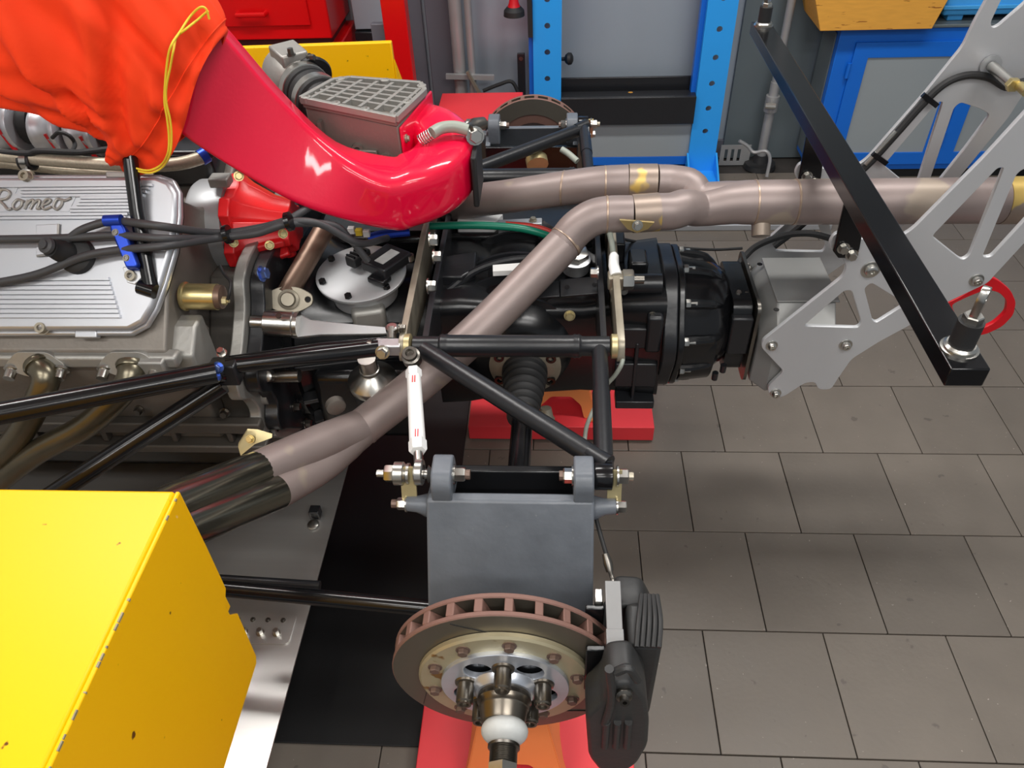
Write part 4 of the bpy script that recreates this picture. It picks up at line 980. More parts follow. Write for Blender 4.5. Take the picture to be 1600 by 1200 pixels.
# brown coolant pipe with oval flange
t = thing('coolant_pipe', 'brown metal pipe ending in an oval bolted flange', 'pipe', P(455, 470, Y=1.27))
pa, pb = P(507, 358, Y=1.42), P(447, 462, Y=1.27)
M().tube([pa, pb], .022, 24).build('pipe', 'rust_pipe', t, sm=60)
fd = (pb - pa).normalized(); fn = V((.15, -.75, .55)).normalized(); fo_ = P(452, 468, Y=1.26)
uu = (V((1, 0, 0)) - fn * fn.x).normalized(); vv = fn.cross(uu)
plate(rp([V((-.048, -.01)), V((-.02, -.026)), V((.02, -.026)), V((.048, -.01)), V((.048, .01)), V((.02, .026)), V((-.02, .026)), V((-.048, .01))], .012), [circ(.038, 0, .006, 12)], fo_, uu, vv, .012, .001).build('flange', 'steel_worn', t, sm=40)
M().lathe(fo_, fn, [(0, .021), (.012, .021), (.014, .016), (.020, .013)], 24).build('end_cap', 'steel_worn', t)
# clutch lever
t = thing('clutch_lever', 'satin steel clutch lever with round hub and flat tapered arm', 'lever', P(500, 508, Y=1.20))
la, lb = P(392, 503, Y=1.19), P(462, 507, Y=1.19)
M().lathe(la, lb - la, [(0, .012), (.002, .014), (.026, .014), (.028, .022), (.030, .0255), (.085, .0255), (.087, .024), (.089, .0255), (.096, .025)], 28).build('hub', 'steel', t, sm=35)
ol = [P(*q, Y=1.172 + (526 - q[1]) * .0012) for q in ((452, 491), (468, 490), (485, 499), (560, 507), (608, 511), (617, 514), (613, 520), (600, 522), (500, 523), (465, 527), (452, 526))]
M().prism(ol, (0, .010, -.012)).build('arm', 'alu', t, bev=.002)
M().lathe(P(436, 494, Y=1.168), (0, -.4, 1), [(0, .006), (.003, .006), (.003, .002)], 12).build('grease_screw', 'steel_dark', t)
# polished cone damper
t = thing('damper_cone', 'polished metal cone on a black rubber damper below the strut', 'damper', P(577, 610, Y=1.13))
o = P(577, 576, Y=1.14); axd = V((0, .12, -1)).normalized()
M().lathe(o - axd * .03, axd, [(0, .018), (.03, .018), (.031, .020), (.036, .020)], 24).build('stem', 'steel', t)
M().lathe(o + axd * .008, axd, [(0, .020), (.004, .0235), (.020, .048), (.024, .0495), (.037, .048)], 40).build('cone', 'steel', t, sm=40)
M().lathe(o + axd * .046, axd, [(0, .042), (.012, .044), (.016, .040), (.022, .044), (.040, .043), (.10, .040)], 36).build('body', 'black_rubber', t, sm=40)

# struts of the engine bay
t = thing('bay_strut', 'slim black strut rod running from wishbone fork to the engine corner joint', 'strut', P(480, 558, Y=1.08))
sa, sb = P(592, 544, Y=1.10), P(355, 572, Y=1.04)
M().tube([sa, sb], .0155, 20).build('rod', 'black_gloss', t, sm=60)
M().tube([sa + V((-.012, 0, 0)), sa + V((-.02, 0, 0))], .0165, 20).build('end_ring', 'steel_dark', t)
M().tube([P(612, 532, Y=1.13), P(500, 542, Y=1.13), P(360, 562, Y=1.10)], .008, 14).build('parallel_rod', 'black_gloss', t)
t = thing('strut_joint', 'black clamp joint with blue bolts where the struts meet', 'joint', P(342, 580, Y=1.02))
M().sphere(P(342, 582, Y=1.03), .022, 16, (1, .8, 1)).build('clamp', 'black_gloss', t)
M().box(P(330, 580, Y=1.03).x, P(372, 580, Y=1.03).x, 1.02, 1.05, P(350, 598, Y=1.03).z, P(350, 568, Y=1.03).z).build('bracket', 'black_satin', t, bev=.004)
for q in ((341, 574), (337, 589)):
    bolt(t, P(*q, Y=1.005), (0, -1, .5), .008, .010, 'blue_bolt')
bolt(t, P(347, 552, Y=1.03), (0, -.3, 1), .007, .010, 'steel')
tag(M().tube([P(338, 582, Y=1.00), P(0, 646, Y=.86), P(-90, 663, Y=.82)], .0195, 24).build('bay_tube', 'black_gloss', sm=60), 'thick black frame tube crossing in front of the engine headers', 'frame tube')
tag(M().tube([P(348, 600, Y=1.03), P(110, 755, Y=.88), P(20, 815, Y=.82)], .0185, 24).build('bay_tube', 'black_gloss', sm=60), 'black frame tube slanting down towards the near yellow panel', 'frame tube')

# red pump with grey body
t = thing('water_pump', 'bright red cast housing on a pale grey drum behind the valve cover', 'pump', (-.65, 1.42, .82))
pc = V((0, 1.405, .895)); xg0, xg1, xg2 = P(288, 345, Y=1.34).x, P(348, 345, Y=1.34).x, P(440, 345, Y=1.34).x
M().lathe((xg0, pc.y, pc.z), (1, 0, 0), [(0, .080), (.004, .092), (.012, .097), (.05, .098), (xg1 - xg0, .099)], 44).build('drum', 'plate_grey', t, sm=35)
def star(x, k):
    r_ = []
    for i in range(36):
        a = 2 * math.pi * i / 36; r = (.100 + .008 * (1 if (i % 6) < 3 else -1)) * k
        r_.append(V((x, pc.y + r * math.cos(a), pc.z + r * math.sin(a))))
    return r_
M().loft([star(xg1 + .001, 1), star(xg1 + .022, 1), star(xg1 + .026, .93), star(xg1 + .040, .82), star(xg1 + .085, .58), star(xg2, .5)]).build('red_housing', 'red_cast', t, sm=35, bev=.002)
for a in (150, 185, 220, 255):
    a = math.radians(a)
    M().bar((xg1 + .02, pc.y + .088 * math.cos(a), pc.z + .088 * math.sin(a)), (xg2 - .01, pc.y + .055 * math.cos(a), pc.z + .055 * math.sin(a)), .016, .022, (0, math.cos(a), math.sin(a))).build('housing_rib', 'red_cast', t, bev=.004)
for q in ((373, 275), (365, 379), (442, 365), (421, 383)):
    bolt(t, P(*q, Y=1.30), (.5, -1, .5), .007, .010, 'gold_zinc')
M().box(xg1 - .02, xg1 + .02, 1.37, 1.40, 1.0, 1.02).build('drum_lug', 'alu_cast', t, bev=.003)
# gold sender
t = thing('oil_pressure_sender', 'gold cylindrical pressure sender with thin black wire', 'sensor', P(318, 465, Y=1.14))
sa, sb = P(287, 463, Y=1.145), P(340, 464, Y=1.145)
L = (sb - sa).length
M().lathe(sa, sb - sa, [(-.012, .010), (-.004, .010), (0, .026), (.003, .0275), (.006, .0275), (.008, .0245), (L, .0245)], 36).build('can', 'gold_zinc', t, sm=35)
M().lathe(sb, sb - sa, [(0, .0235), (.010, .022), (.013, .010)], 28).build('end_cap', 'rust_pipe', t)
M().hexa(P(348, 470, Y=1.125), sb - sa, .008, .008).tube([P(352, 470, Y=1.125), P(358, 470, Y=1.125)], .004, 8).build('terminal', 'gold_worn', t)
M().hexa(P(273, 463, Y=1.145), sb - sa, .012, .014).build('hex_base', 'red_bright', t)
M().tube(cr([P(356, 468, Y=1.125), P(359, 455, Y=1.13), P(360, 440, Y=1.15), P(350, 428, Y=1.18), P(344, 415, Y=1.2)], 5), .003, 8).build('wire', 'black_rubber', t)

# blue cable clamp and three cables
t = thing('cable_clamp', 'blue anodised cable clamp with two screws above the valve cover', 'clamp', PP(195, 385, .04))
ol = [PP(*q, .062) for q in ((170, 352), (186, 345), (194, 356), (214, 412), (212, 418), (196, 418))]
M().prism(ol, -CN * .014).build('top_bar', 'blue_anodised', t, bev=.003)
ol = [PP(*q, .047) for q in ((170, 356), (188, 350), (199, 362), (219, 415), (214, 421), (198, 421))]
M().prism(ol, -CN * .014).build('bottom_bar', 'blue_anodised', t, bev=.003)
M().tube([PP(164, 345, .060), PP(190, 344, .060)], .010, 14).build('rolled_end', 'blue_anodised', t)
for q in ((180, 363), (197, 403)): capscrew(t, PP(*q, .062), CN, .005, .002, 'steel_dark')
CB = [('upper', [PP(104, 378, .05), PP(112, 370, .055), PP(130, 358, .058), PP(165, 347, .055), PP(190, 346, .054), PP(255, 354, .055), P(340, 364, Y=1.24), P(400, 357, Y=1.25), P(445, 345, Y=1.26), P(470, 332, Y=1.28), P(495, 315, Y=1.32)]),
      ('middle', [PP(-60, 374, .055), PP(0, 374, .055), PP(100, 372, .055), PP(180, 368, .054), PP(260, 373, .055), P(340, 371, Y=1.235), P(400, 362, Y=1.24), P(450, 347, Y=1.25), P(500, 350, Y=1.27), P(560, 380, Y=1.30), P(605, 372, Y=1.40)]),
      ('lower', [PP(-60, 450, .045), PP(0, 441, .05), PP(60, 428, .052), PP(130, 401, .055), PP(185, 391, .054), PP(260, 384, .055), P(340, 372, Y=1.225), P(400, 365, Y=1.235), P(450, 350, Y=1.245), P(520, 352, Y=1.29), P(548, 375, Y=1.30), P(575, 408, Y=1.30)])]
for nm_, pts in CB:
    tag(M().tube(cr(pts, 6), .0072, 12).build('ignition_cable', 'cable_grey'), nm_ + ' of three dark grey cables running through the blue clamp', 'cable', 'cables in the blue clamp')
for q in ((356, 367), (452, 347)):
    p = P(*q, Y=1.235)
    tag(M().lathe(p + V((-.005, 0, 0)), (1, .1, .2), [(0, .018), (.009, .018)], 14).build('cable_tie', 'black_gloss'), 'black cable tie around the three cables ' + ('over the red housing edge' if q[0] < 400 else 'under the crimson duct'), 'cable tie')
# black prop rod on the cover
t = thing('prop_rod', 'black prop rod standing on the valve cover under the orange bag', 'rod', PP(238, 452, .03))
M().tube([P(203, 245, Y=1.22), PP(214, 330, .045), PP(236, 448, .030)], [.0125, .0125, .0135], 20).build('rod', 'black_gloss', t, sm=60)
M().tube([PP(218, 448, .034), PP(243, 456, .034)], .013, 14).build('foot', 'black_gloss', t)

# intake drums, hose
for k, (q, r) in enumerate((((20, 195), .052), ((90, 203), .050), ((142, 208), .046))):
    c = P(*q, Y=1.50)
    t = thing('intake_trumpet', ('leftmost', 'middle', 'right')[k] + ' polished aluminium intake drum under the orange bag', 'intake', c + V((0, 0, -r)), 'polished intake drums')
    M().lathe(c + V((-.030, 0, 0)), (1, -.12, .05), [(0, r * .80), (.002, r), (.008, r * 1.04), (.012, r), (.018, r * .92), (.045, r * .90), (.050, r), (.055, r * 1.02), (.060, r * .98), (.061, r * .7)], 36).build('drum', 'alu_cover', t, sm=50)
    M().prism([c + V((.0, -r * .96, .012)), c + V((.012, -r * .96, -.03)), c + V((.022, -r * .92, -.034)), c + V((.006, -r * .97, .014))], (0, -.002, 0)).build('red_mark', 'red_bright', t)
    M().tube([c + V((.031, 0, 0)), c + V((.052, 0, 0))], r * .75, 20).build('rubber_sleeve', 'black_rubber', t)
M().loft([[V((x, *p)) for p in ((1.47, .95), (1.62, .95), (1.62, 1.03), (1.47, 1.03))] for x in (-1.7, -.72)]).build('intake_base', 'black_case', ENG, bev=.01)
t = thing('braided_hose', 'steel braided hose with blue end fitting above the valve cover', 'hose', P(150, 255, Y=1.36))
M().tube(cr([P(-60, 238, Y=1.36), P(0, 243, Y=1.36), P(100, 252, Y=1.36), P(200, 258, Y=1.36), P(270, 257, Y=1.36), P(310, 248, Y=1.37), P(325, 240, Y=1.38)], 6), .0125, 16).build('hose', 'braid', t, sm=60)
M().tube([P(313, 247, Y=1.37), P(323, 241, Y=1.38)], .0155, 14).build('blue_fitting', 'blue_anodised', t)
M().tube([P(323, 241, Y=1.38), P(345, 228, Y=1.40)], .012, 14).build('black_end', 'black_rubber', t)
tag(M().tube(cr([P(-60, 262, Y=1.38), P(0, 256, Y=1.39), P(40, 260, Y=1.39), P(120, 268, Y=1.40), P(240, 274, Y=1.44)], 5), .009, 12).build('thin_braided_hose', 'braid'), 'thinner braided hose below the main braided hose at the frame edge', 'hose')
tag(M().tube(cr([P(-40, 235, Y=1.36), P(40, 240, Y=1.355), P(60, 236, Y=1.355), P(110, 238, Y=1.36), P(130, 238, Y=1.36), P(180, 232, Y=1.38)], 5), .006, 10).build('black_wire', 'black_rubber'), 'black wire loom lying on the braided hose', 'wire')
tag(M().tube(cr([P(82, 215, Y=1.44), P(92, 207, Y=1.42), P(108, 212, Y=1.42), P(117, 225, Y=1.42), P(112, 238, Y=1.38)], 5), .004, 8).build('loop_wire', 'black_rubber'), 'small black wire loop in front of the silver intake drums', 'wire')
t = thing('hose_clip', 'metal hose clip with black rubber lining and screw eye', 'clip', P(45, 272, Y=1.32))
hc = P(43, 252, Y=1.36)
M().lathe(hc + V((-.012, 0, 0)), (1, 0, 0), [(0, .0135), (0, .0175), (.024, .0175), (.024, .0135)], 20, False).build('rubber_band', 'black_rubber', t)
M().lathe(hc + V((-.006, 0, 0)), (1, 0, 0), [(0, .0176), (0, .0190), (.013, .0190), (.013, .0176)], 20, False).build('metal_band', 'steel', t)
M().bar(hc + V((.004, -.014, -.008)), P(43, 275, Y=1.31), .013, .004, (1, 0, 0)).build('tail', 'steel', t)
M().lathe(P(43, 276, Y=1.30), (0, -.8, .6), [(-.004, .014), (.006, .014), (.010, .0105), (.012, .0105), (.012, .005)], 16).build('screw_eye', 'steel', t)
# ================================================================== crimson air duct
t = thing('air_duct', 'glossy crimson air duct bending round to the ribbed air box', 'air duct', (-.35, 1.40, .92))
def ring(c, a, b, rad=.3, n=6):
    pts = rp([V((-1, -1)), V((1, -1)), V((1, 1)), V((-1, 1))], 1, n) if rad >= 1 else None
    la, lb = a.length, b.length; r = rad * min(la, lb)
    sq = rp([V((-lb, -la)), V((lb, -la)), V((lb, la)), V((-lb, la))], r, n)
    ua, ub = a.normalized(), b.normalized()
    return [c + ub * p.x + ua * p.y for p in sq]
keys = []                                       # centre, half height vector, half width vector
for (T, B, y, w) in (((285, -20), (215, 140), 1.275, .030), ((352, 58), (280, 208), 1.275, .032), ((430, 148), (378, 272), 1.278, .034), ((510, 222), (482, 328), 1.282, .042)):
    Tp, Bp = P(*T, Y=y + .075), P(*B, Y=y)
    nb = V((0, 1, -.45)).normalized() * w
    keys.append(((Tp + Bp) / 2 + nb, (Tp - Bp) / 2, nb, .25 if len(keys) < 3 else .4))
AC = V((-.330, 1.478, 0)); RC, HB = .105, .062
for k, an in enumerate((-90, -68, -46, -24, 0, 24, 48, 70)):
    a = math.radians(an); dr = V((math.cos(a), math.sin(a), 0))
    z = .985 + .0032 * k; ha = .060 + (.004 if k > 5 else 0)
    hb = HB
    keys.append((V((AC.x, AC.y, z)) + dr * RC, V((0, 0, ha)), -dr * hb, .62))
keys.append((V((-.290, 1.572, 1.012)), V((0, 0, .064)), V((-.012, -.068, 0)), .3))
rings = []
for i in range(len(keys) - 1):
    n = 5
    for s in range(n):
        f = s / n
        g = lambda j: cr([keys[max(i - 1, 0)][j], keys[i][j], keys[i + 1][j], keys[min(i + 2, len(keys) - 1)][j]], n)[n + s]
        rings.append(ring(g(0), g(1), g(2), keys[i][3] * (1 - f) + keys[i + 1][3] * f))
rings.append(ring(*keys[-1]))
M().loft(rings).build('duct', 'crimson', t, sm=60)
# flange with screws on the air box side
M().prism([(-.3105, 1.452, .935), (-.272, 1.640, .935), (-.272, 1.640, 1.085), (-.3105, 1.452, 1.085)], (.006, -.001, 0)).build('flange', 'crimson', t, bev=.003)
for y, z in ((1.468, 1.055), (1.468, .955), (1.625, 1.06)):
    M().lathe((-.3035, y, z), (1, 0, 0), [(0, .009), (.004, .009), (.005, .006), (.009, .006)], 14).build('screw', 'steel_worn', t)
# black rubber edge at the outer end
M().box(-.168, -.156, 1.41, 1.53, .930, 1.040).build('rubber_flap', 'black_rubber', t, bev=.004)

# ------------------------------------------------------------------ ribbed grey air box
t = thing('air_box', 'grey cast air box with waffle ribbed lid', 'air box', (-.41, 1.54, .93))
lt = lambda x: 1.10 - (x + .31) * .20             # lid height, falling to the rear
def lp(x, y, h=0): return V((x, y, lt(x) + h))
x0, x1, y0, y1 = -.495, -.312, 1.447, 1.640
def Lp(u, v, h=0):                               # lid outline is wider at the rear
    x = x0 + (x1 - x0) * u + .045 * v; ya = y0 + .012 * (1 - u); yb = y1 - .05 * (1 - u)
    return lp(x, ya + (yb - ya) * v, h)
ol = [Lp(0, 0), Lp(1, 0), Lp(1, .8), Lp(.88, 1), Lp(.12, 1), Lp(0, .85)]
M().prism([p + V((0, 0, -.012)) for p in ol], (0, 0, .010)).build('lid', 'alu_cast_warm', t, bev=.002)
rb = M()
for k in range(7):
    v = .10 + k * .14
    if k in (0, 6): continue
    rb.bar(Lp(.04, v, .003), Lp(.96, v, .003), .0075, .012)
for k in range(6):
    u = .08 + k * .168
    rb.bar(Lp(u, .07, .003), Lp(u + .02, .93, .003), .0075, .012)
rb.build('waffle_ribs', 'alu_cast', t, sm=0)
rim_ = [Lp(.0, .0, .004), Lp(1, 0, .004), Lp(1, .8, .004), Lp(.88, 1, .004), Lp(.12, 1, .004), Lp(0, .85, .004)]
rm = M()
for i in range(6): rm.bar(rim_[i], rim_[(i + 1) % 6], .010, .013)
rm.build('lid_rim', 'alu_cast', t, sm=0, bev=.001)
for u, v in ((.04, .03), (.35, .03), (.66, .03), (.96, .03), (.96, .4), (.93, .9), (.5, .98), (.06, .9)):
    M().lathe(Lp(u, v, .006), (0, 0, 1), [(-.006, .010), (.004, .010), (.005, .006), (.002, .005)], 14).build('lid_screw', 'alu_cast', t)
b0, b1 = [Lp(0, .04, -.012), Lp(1, .02, -.012), Lp(1, .8, -.012), Lp(.88, .97, -.012), Lp(.12, .97, -.012), Lp(0, .85, -.012)], None
M().loft([[V((p.x, p.y, .935)) for p in b0], b0]).build('box', 'alu_cast_warm', t, bev=.003)
for xx in (-.46, -.40, -.345):
    M().lathe((xx, 1.46, 1.02 if xx > -.36 else 1.04), (0, -1, 0), [(0, .013), (.012, .012), (.012, .007), (.004, .006)], 16).build('screw_boss', 'alu_cast_warm', t)
M().box(-.47, -.462, 1.445, 1.46, .95, 1.10).build('wall_rib', 'alu_cast_warm', t)
M().bar((-.455, 1.452, 1.035), (-.36, 1.452, 1.03), .012, .02).build('wall_rib', 'alu_cast_warm', t, bev=.003)
M().lathe((-.335, 1.458, .965), (0, -1, 0), [(0, .012), (.008, .011), (.008, .006)], 14).build('screw_boss', 'alu_cast_warm', t)
# hose and throttle body
t = thing('throttle_coupling', 'black rubber coupling with steel bands joining throttle body to air box', 'coupling', P(465, 150, Y=1.55))
ca = V((-.482, 1.555, 1.09)); cd = V((-.62, .78, .10)).normalized()
M().lathe(ca, cd, [(-.01, .040), (.01, .046), (.012, .052), (.060, .052), (.062, .047), (.066, .047), (.068, .052), (.105, .052), (.107, .046)], 40).build('rubber_hose', 'black_rubber', t, sm=40)
M().lathe(ca + cd * .022, cd, [(0, .0525), (.001, .0545), (.018, .0545), (.019, .0525)], 40).build('hose_band', 'steel', t)
M().lathe(ca + cd * .082, cd, [(0, .0525), (.001, .0545), (.018, .0545), (.019, .0525)], 40).build('hose_band', 'steel', t)
M().tube([ca + cd * .03 + V((.0, -.052, -.018)), ca + cd * .03 + V((.002, -.036, -.046))], .009, 12).build('band_screw', 'blue_bolt', t)
t = thing('air_throttle', 'light grey throttle body casting with black pulley disc', 'throttle body', P(440, 115, Y=1.62))
o = ca + cd * .108
M().lathe(o, cd, [(0, .048), (.012, .054), (.05, .056), (.09, .050)], 36).build('barrel', 'alu_cast', t, sm=40)
M().obox(o + cd * .035 + V((0, 0, .05)), cd * .035, V((cd.y, -cd.x, 0)) * .03, V((0, 0, .016))).build('cap_block', 'alu_cast', t, bev=.004)
bolt(t, o + cd * .01 + V((.0, -.012, .064)), (0, 0, 1), .007, .012, 'steel_dark')
bolt(t, o + cd * .01 + V((.03, .01, .050)), (1, -.4, .2), .007, .012, 'steel_dark')
M().lathe(P(488, 122, Y=1.66), V((-.5, .8, .3)), [(0, .045), (.006, .047), (.012, .045), (.016, .02)], 32).build('pulley', 'black_satin', t)

# small grey hose on the duct
t = thing('breather_hose', 'short grey rubber hose with coil spring on the crimson duct', 'hose', P(710, 200, Y=1.56))
M().tube(cr([P(675, 208, Z=1.075), P(690, 200, Z=1.078), P(710, 198, Z=1.078), P(732, 203, Z=1.072)], 5), .012, 14).build('hose', 'hose_grey', t, sm=60)
sp = []
pa, pb = P(656, 220, Z=1.06), P(676, 208, Z=1.075); d, a, b = frame(pb - pa)
for k in range(49): sp.append(pa + (pb - pa) * (k / 48) + (a * math.cos(k * 2 * math.pi / 8) + b * math.sin(k * 2 * math.pi / 8)) * .011)
M().tube(sp, .0014, 6).build('spring', 'steel', t)
M().tube([P(730, 203, Z=1.072), P(736, 199, Z=1.07), P(742, 196, Z=1.068), P(756, 192, Z=1.065)], [.013, .011, .015, .012], 14).build('end_joint', 'steel_dark', t)
bolt(t, P(742, 212, Z=1.06), (.3, -1, .3), .014, .016, 'steel')

# ================================================================== orange bag and cord
t = thing('cloth_bag', 'bright orange cloth bag with hem pulled over the duct end', 'cloth bag', P(250, 150, Y=1.3))
RK = [((352, 52), (197, 268), .075), ((338, 30), (176, 236), .090), ((318, 2), (180, 207), .098), ((285, -45), (130, 186), .108), ((235, -110), (62, 165), .118), ((160, -180), (0, 154), .120), ((40, -250), (-110, 140), .11), ((-90, -300), (-230, 110), .08), ((-150, -300), (-280, 60), .03)]
n = 160; rings = []; TIP = P(190, 262, Y=1.22)
kk = [(P(*T, Y=1.30), P(*B, Y=1.27), w) for T, B, w in RK]
cs = cr([k[0] for k in kk], 8); bs = cr([k[1] for k in kk], 8); ws = cr([V((k[2], 0, 0)) for k in kk], 8)
for i in range(len(cs)):
    f = i / (len(cs) - 1)
    Tp, Bp, w = cs[i], bs[i], ws[i].x
    c = (Tp + Bp) / 2; a = (Tp - Bp) / 2; r_ = []
    ua = a.normalized(); la = a.length
    for k in range(n):
        th = 2 * math.pi * k / n
        ct, st = math.cos(th), math.sin(th)
        s_ = abs(st) ** .8 * (1 if st > 0 else -1)
        fold = min(1, i / 6) * (.40 + .60 * (1 - f))
        q = noise.noise(V((th * 2.6, f * 2.0, 3.1))) * .5 + noise.noise(V((th * 5.6 + f * 2.2, f * 2.6, 9.4))) * .6
        d_ = .042 * q * fold + .006 * math.sin(th * 17 + 2 * math.sin(f * 5)) * fold * (.5 + .5 * math.sin(th * 3 + 1))
        if -1 < ct < -.9: d_ *= .3
        # folds fanning out from the hanging tip
        pp = c + a * ct; vx, vz = pp.x - TIP.x, pp.z - TIP.z
        ph = math.atan2(vz, -vx); rd = math.hypot(vx, vz)
        if s_ > 0: d_ += s_ * min(1, rd / .10) * (.011 * math.sin(ph * 15 + 1.5 * noise.noise(V((ph * 4, rd * 6, 0)))) + .006 * math.sin(ph * 27 + 2 + 3 * rd)) * min(1, max(0, (i - 3) / 5)) * math.exp(-((rd - .12) / .35) ** 2)
        # pull-in behind the hem seam
        d_ -= .006 * math.exp(-((i - 3.2) / 1.0) ** 2)
        if i < 6 and ct < -.2: w_ = w * (1 - .35 * (-ct - .2))
        else: w_ = w
        sh = V((.060, 0, -.03)) * (1 - ct * ct) * (.6 - .6 * ct) * math.exp(-i / 7)
        p = c + sh + a * ct + V((0, -s_, 0)) * (w_ + d_) + ua * d_ * .45 * ct
        r_.append(p)
    rings.append(r_)
inner = [[(rings[0][k] + (rings[0][(k + n // 2) % n])) / 2 + (rings[0][k] - (rings[0][k] + rings[0][(k + n // 2) % n]) / 2) * .93 for k in range(n)]]
m = M(); m.loft([[p + (rings[2][k] - rings[0][k]) * .9 for k, p in enumerate(inner[0])], inner[0]] + rings, False)
m.f.append(tuple(range(len(m.v) - n, len(m.v))))
bg = m.build('bag', 'orange_cloth', t, sm=80)
hm = M()
sm_ = [rings[5][k] + (rings[5][k] - (cs[5] + bs[5]) / 2).normalized() * .0006 for k in range(n)] 
hm.tube(sm_ + [sm_[0]], .0011, 6, False); hm.build('hem_seam', 'orange_cloth', t)
t = thing('drawstring', 'thin yellow drawstring looping down the orange bag', 'cord', P(260, 150, Y=1.18))
yb = 1.175
A = [(327, 30), (322, 14), (312, 12), (297, 26), (281, 50), (268, 70), (262, 92), (258, 130), (257, 160), (261, 185), (264, 215), (262, 240), (252, 257), (234, 266), (216, 264), (206, 260)]
B = [(325, 17), (310, 30), (290, 46), (276, 58), (271, 78), (266, 105), (260, 135), (260, 160), (266, 188), (268, 215), (265, 243), (254, 261), (236, 270), (218, 268), (205, 263)]
for pl_ in (A, B):
    M().tube(cr([P(x, y, Y=yb + (.06 if y < 40 else .03 if y < 70 else 0) + (.03 if y > 245 else 0)) for x, y in pl_], 6), .0018, 8).build('strand', 'yellow_cord', t)

# ================================================================== yellow side panels
def pod():
    far = MIR[0]
    t = thing('side_pod', 'yellow painted bodywork side pod ' + ('beyond the engine by the red cabinet' if far else 'with chipped edge, nearest the camera'), 'bodywork', (-.8, .40, .57))
    xr, yi, zt, zb = -.475, .612, .978, .575
    if far:                                     # only its inner wall with folded rear edge shows above the engine
        M().prism([(-1.75, yi, .74), (xr - .03, yi, .74), (xr, yi, .79), (xr, yi, zt), (-1.75, yi, zt - .02)], (0, -.02, 0)).build('inner_wall', 'yellow_paint', t, bev=.003)
        M().prism([(xr + .0005, yi, .79), (xr + .0005, yi, .93), (xr + .018, yi - .06, .79)], (.004, 0, 0)).build('rear_fold', 'yellow_paint', t)
        M().prism([(-1.75, yi - .0205, .74), (xr - .03, yi - .0205, .74), (xr - .03, yi - .26, .74), (-1.75, yi - .26, .74)], (0, 0, .012)).build('lower_deck', 'yellow_paint', t)
        return
    # profile of the rear face seen from behind (y, z): notch for the suspension rod
    pr = [V((yi, zt)), V((yi - .001, .86)), V((yi - .004, .765)), V((yi - .022, .748)), V((yi - .022, .722)), V((yi - .006, .70)), V((yi - .012, zb + .01)), V((yi - .02, zb)), V((.12, zb)), V((.12, zt))]
    m = M(); m.prism([V((xr - .006, p.x, p.y)) for p in pr], (.006, 0, 0)); m.build('rear_panel', 'yellow_paint', t, bev=.002)
    M().box(-1.75, xr - .0065, .12, yi, zt - .012, zt + .001).build('top_panel', 'yellow_paint', t, bev=.004)
    M().box(-1.75, xr - .0065, yi - .016, yi - .006, .72, zt - .0125).build('inner_panel', 'yellow_paint', t)
    M().box(-1.75, xr - .0065, .12, .13, zb, zt - .0125).build('outer_panel', 'yellow_paint', t)
    if not far:
        rnd = random.Random(4); m = M(); y = yi - .012
        while y > .14:
            l = rnd.uniform(.0015, .012); 
            if rnd.random() < .38: m.obox((xr - .0008, y - l / 2, zt - .0012), (.0014 * rnd.uniform(.5, 1.1), 0, 0), (0, l / 2, 0), (0, 0, .0014))
            y -= l + rnd.uniform(0, .008)
        m.build('paint_chips', 'yellow_chip', t, sm=0)['kind'] = 'stuff'
MIR[0] = True; pod(); MIR[0] = False; pod()

# ================================================================== car floor, mat
t = thing('car_floor', 'bare aluminium car floor sheet under the exhaust', 'floor sheet', (-1.0, 1.0, .29))
M().box(-1.75, -.513, .30, 1.95, .296, .30).build('sheet', 'alu_sheet', t)
M().prism([V((*p, .3005)) for p in rp([V((-.80, .845)), V((-.535, .845)), V((-.535, .775)), V((-.80, .775))], .012)], (0, 0, .003)).build('backing_strip', 'alu_sheet', t)
for k in range(4):
    bolt(t, (-.56 - k * .032, .828, .3036), (0, 0, 1), .004, .004, 'steel_dark')
    bolt(t, (-.565 - k * .034, .798, .3036), (0, 0, 1), .0065, .012, 'steel')
c = P(494, 805, Z=.302)
M().box(c.x - .012, c.x + .012, c.y - .012, c.y + .012, .3005, .325).build('stud_block', 'black_satin', t, bev=.002)
M().lathe(c + V((0, -.028, 0)), (0, 0, 1), [(0, .014), (.004, .013), (.006, .008)], 16).build('stud', 'steel', t)
tag(M().box(-1.6, -.275, .703, 2.3, .001, .006).build('rubber_mat', 'mat_black', bev=.001), 'flat black rubber mat on the floor under the car', 'mat')
# supports that carry the floor sheet
for k, (x, y) in enumerate(((-.95, 1.60), (-.95, .85))):
    t = thing('support_block', ('far' if k == 0 else 'near') + ' dark wooden block under the aluminium floor sheet', 'block', (x, y, .006))
    M().box(x - .12, x + .12, y - .10, y + .10, .0062, .15).build('lower_block', 'block_dark', t, bev=.004)
    M().box(x - .11, x + .11, y - .09, y + .09, .151, .2955).build('upper_block', 'block_dark', t, bev=.004)
# lower radius rod
t = thing('radius_rod', 'black lower rod from yellow side pod to the upright', 'rod', P(500, 935, Y=.72))
ra, rb_ = P(330, 918, Y=.755), P(690, 952, Y=.715)
M().tube([ra + (ra - rb_) * .5, ra, rb_], .0145, 22).build('rod', 'black_gloss', t, sm=60)
M().tube([P(330, 905, Y=.79), P(500, 916, Y=.79)], .010, 16).build('dark_line', 'black_satin', t)  # thin black tube along the dark line above the rod

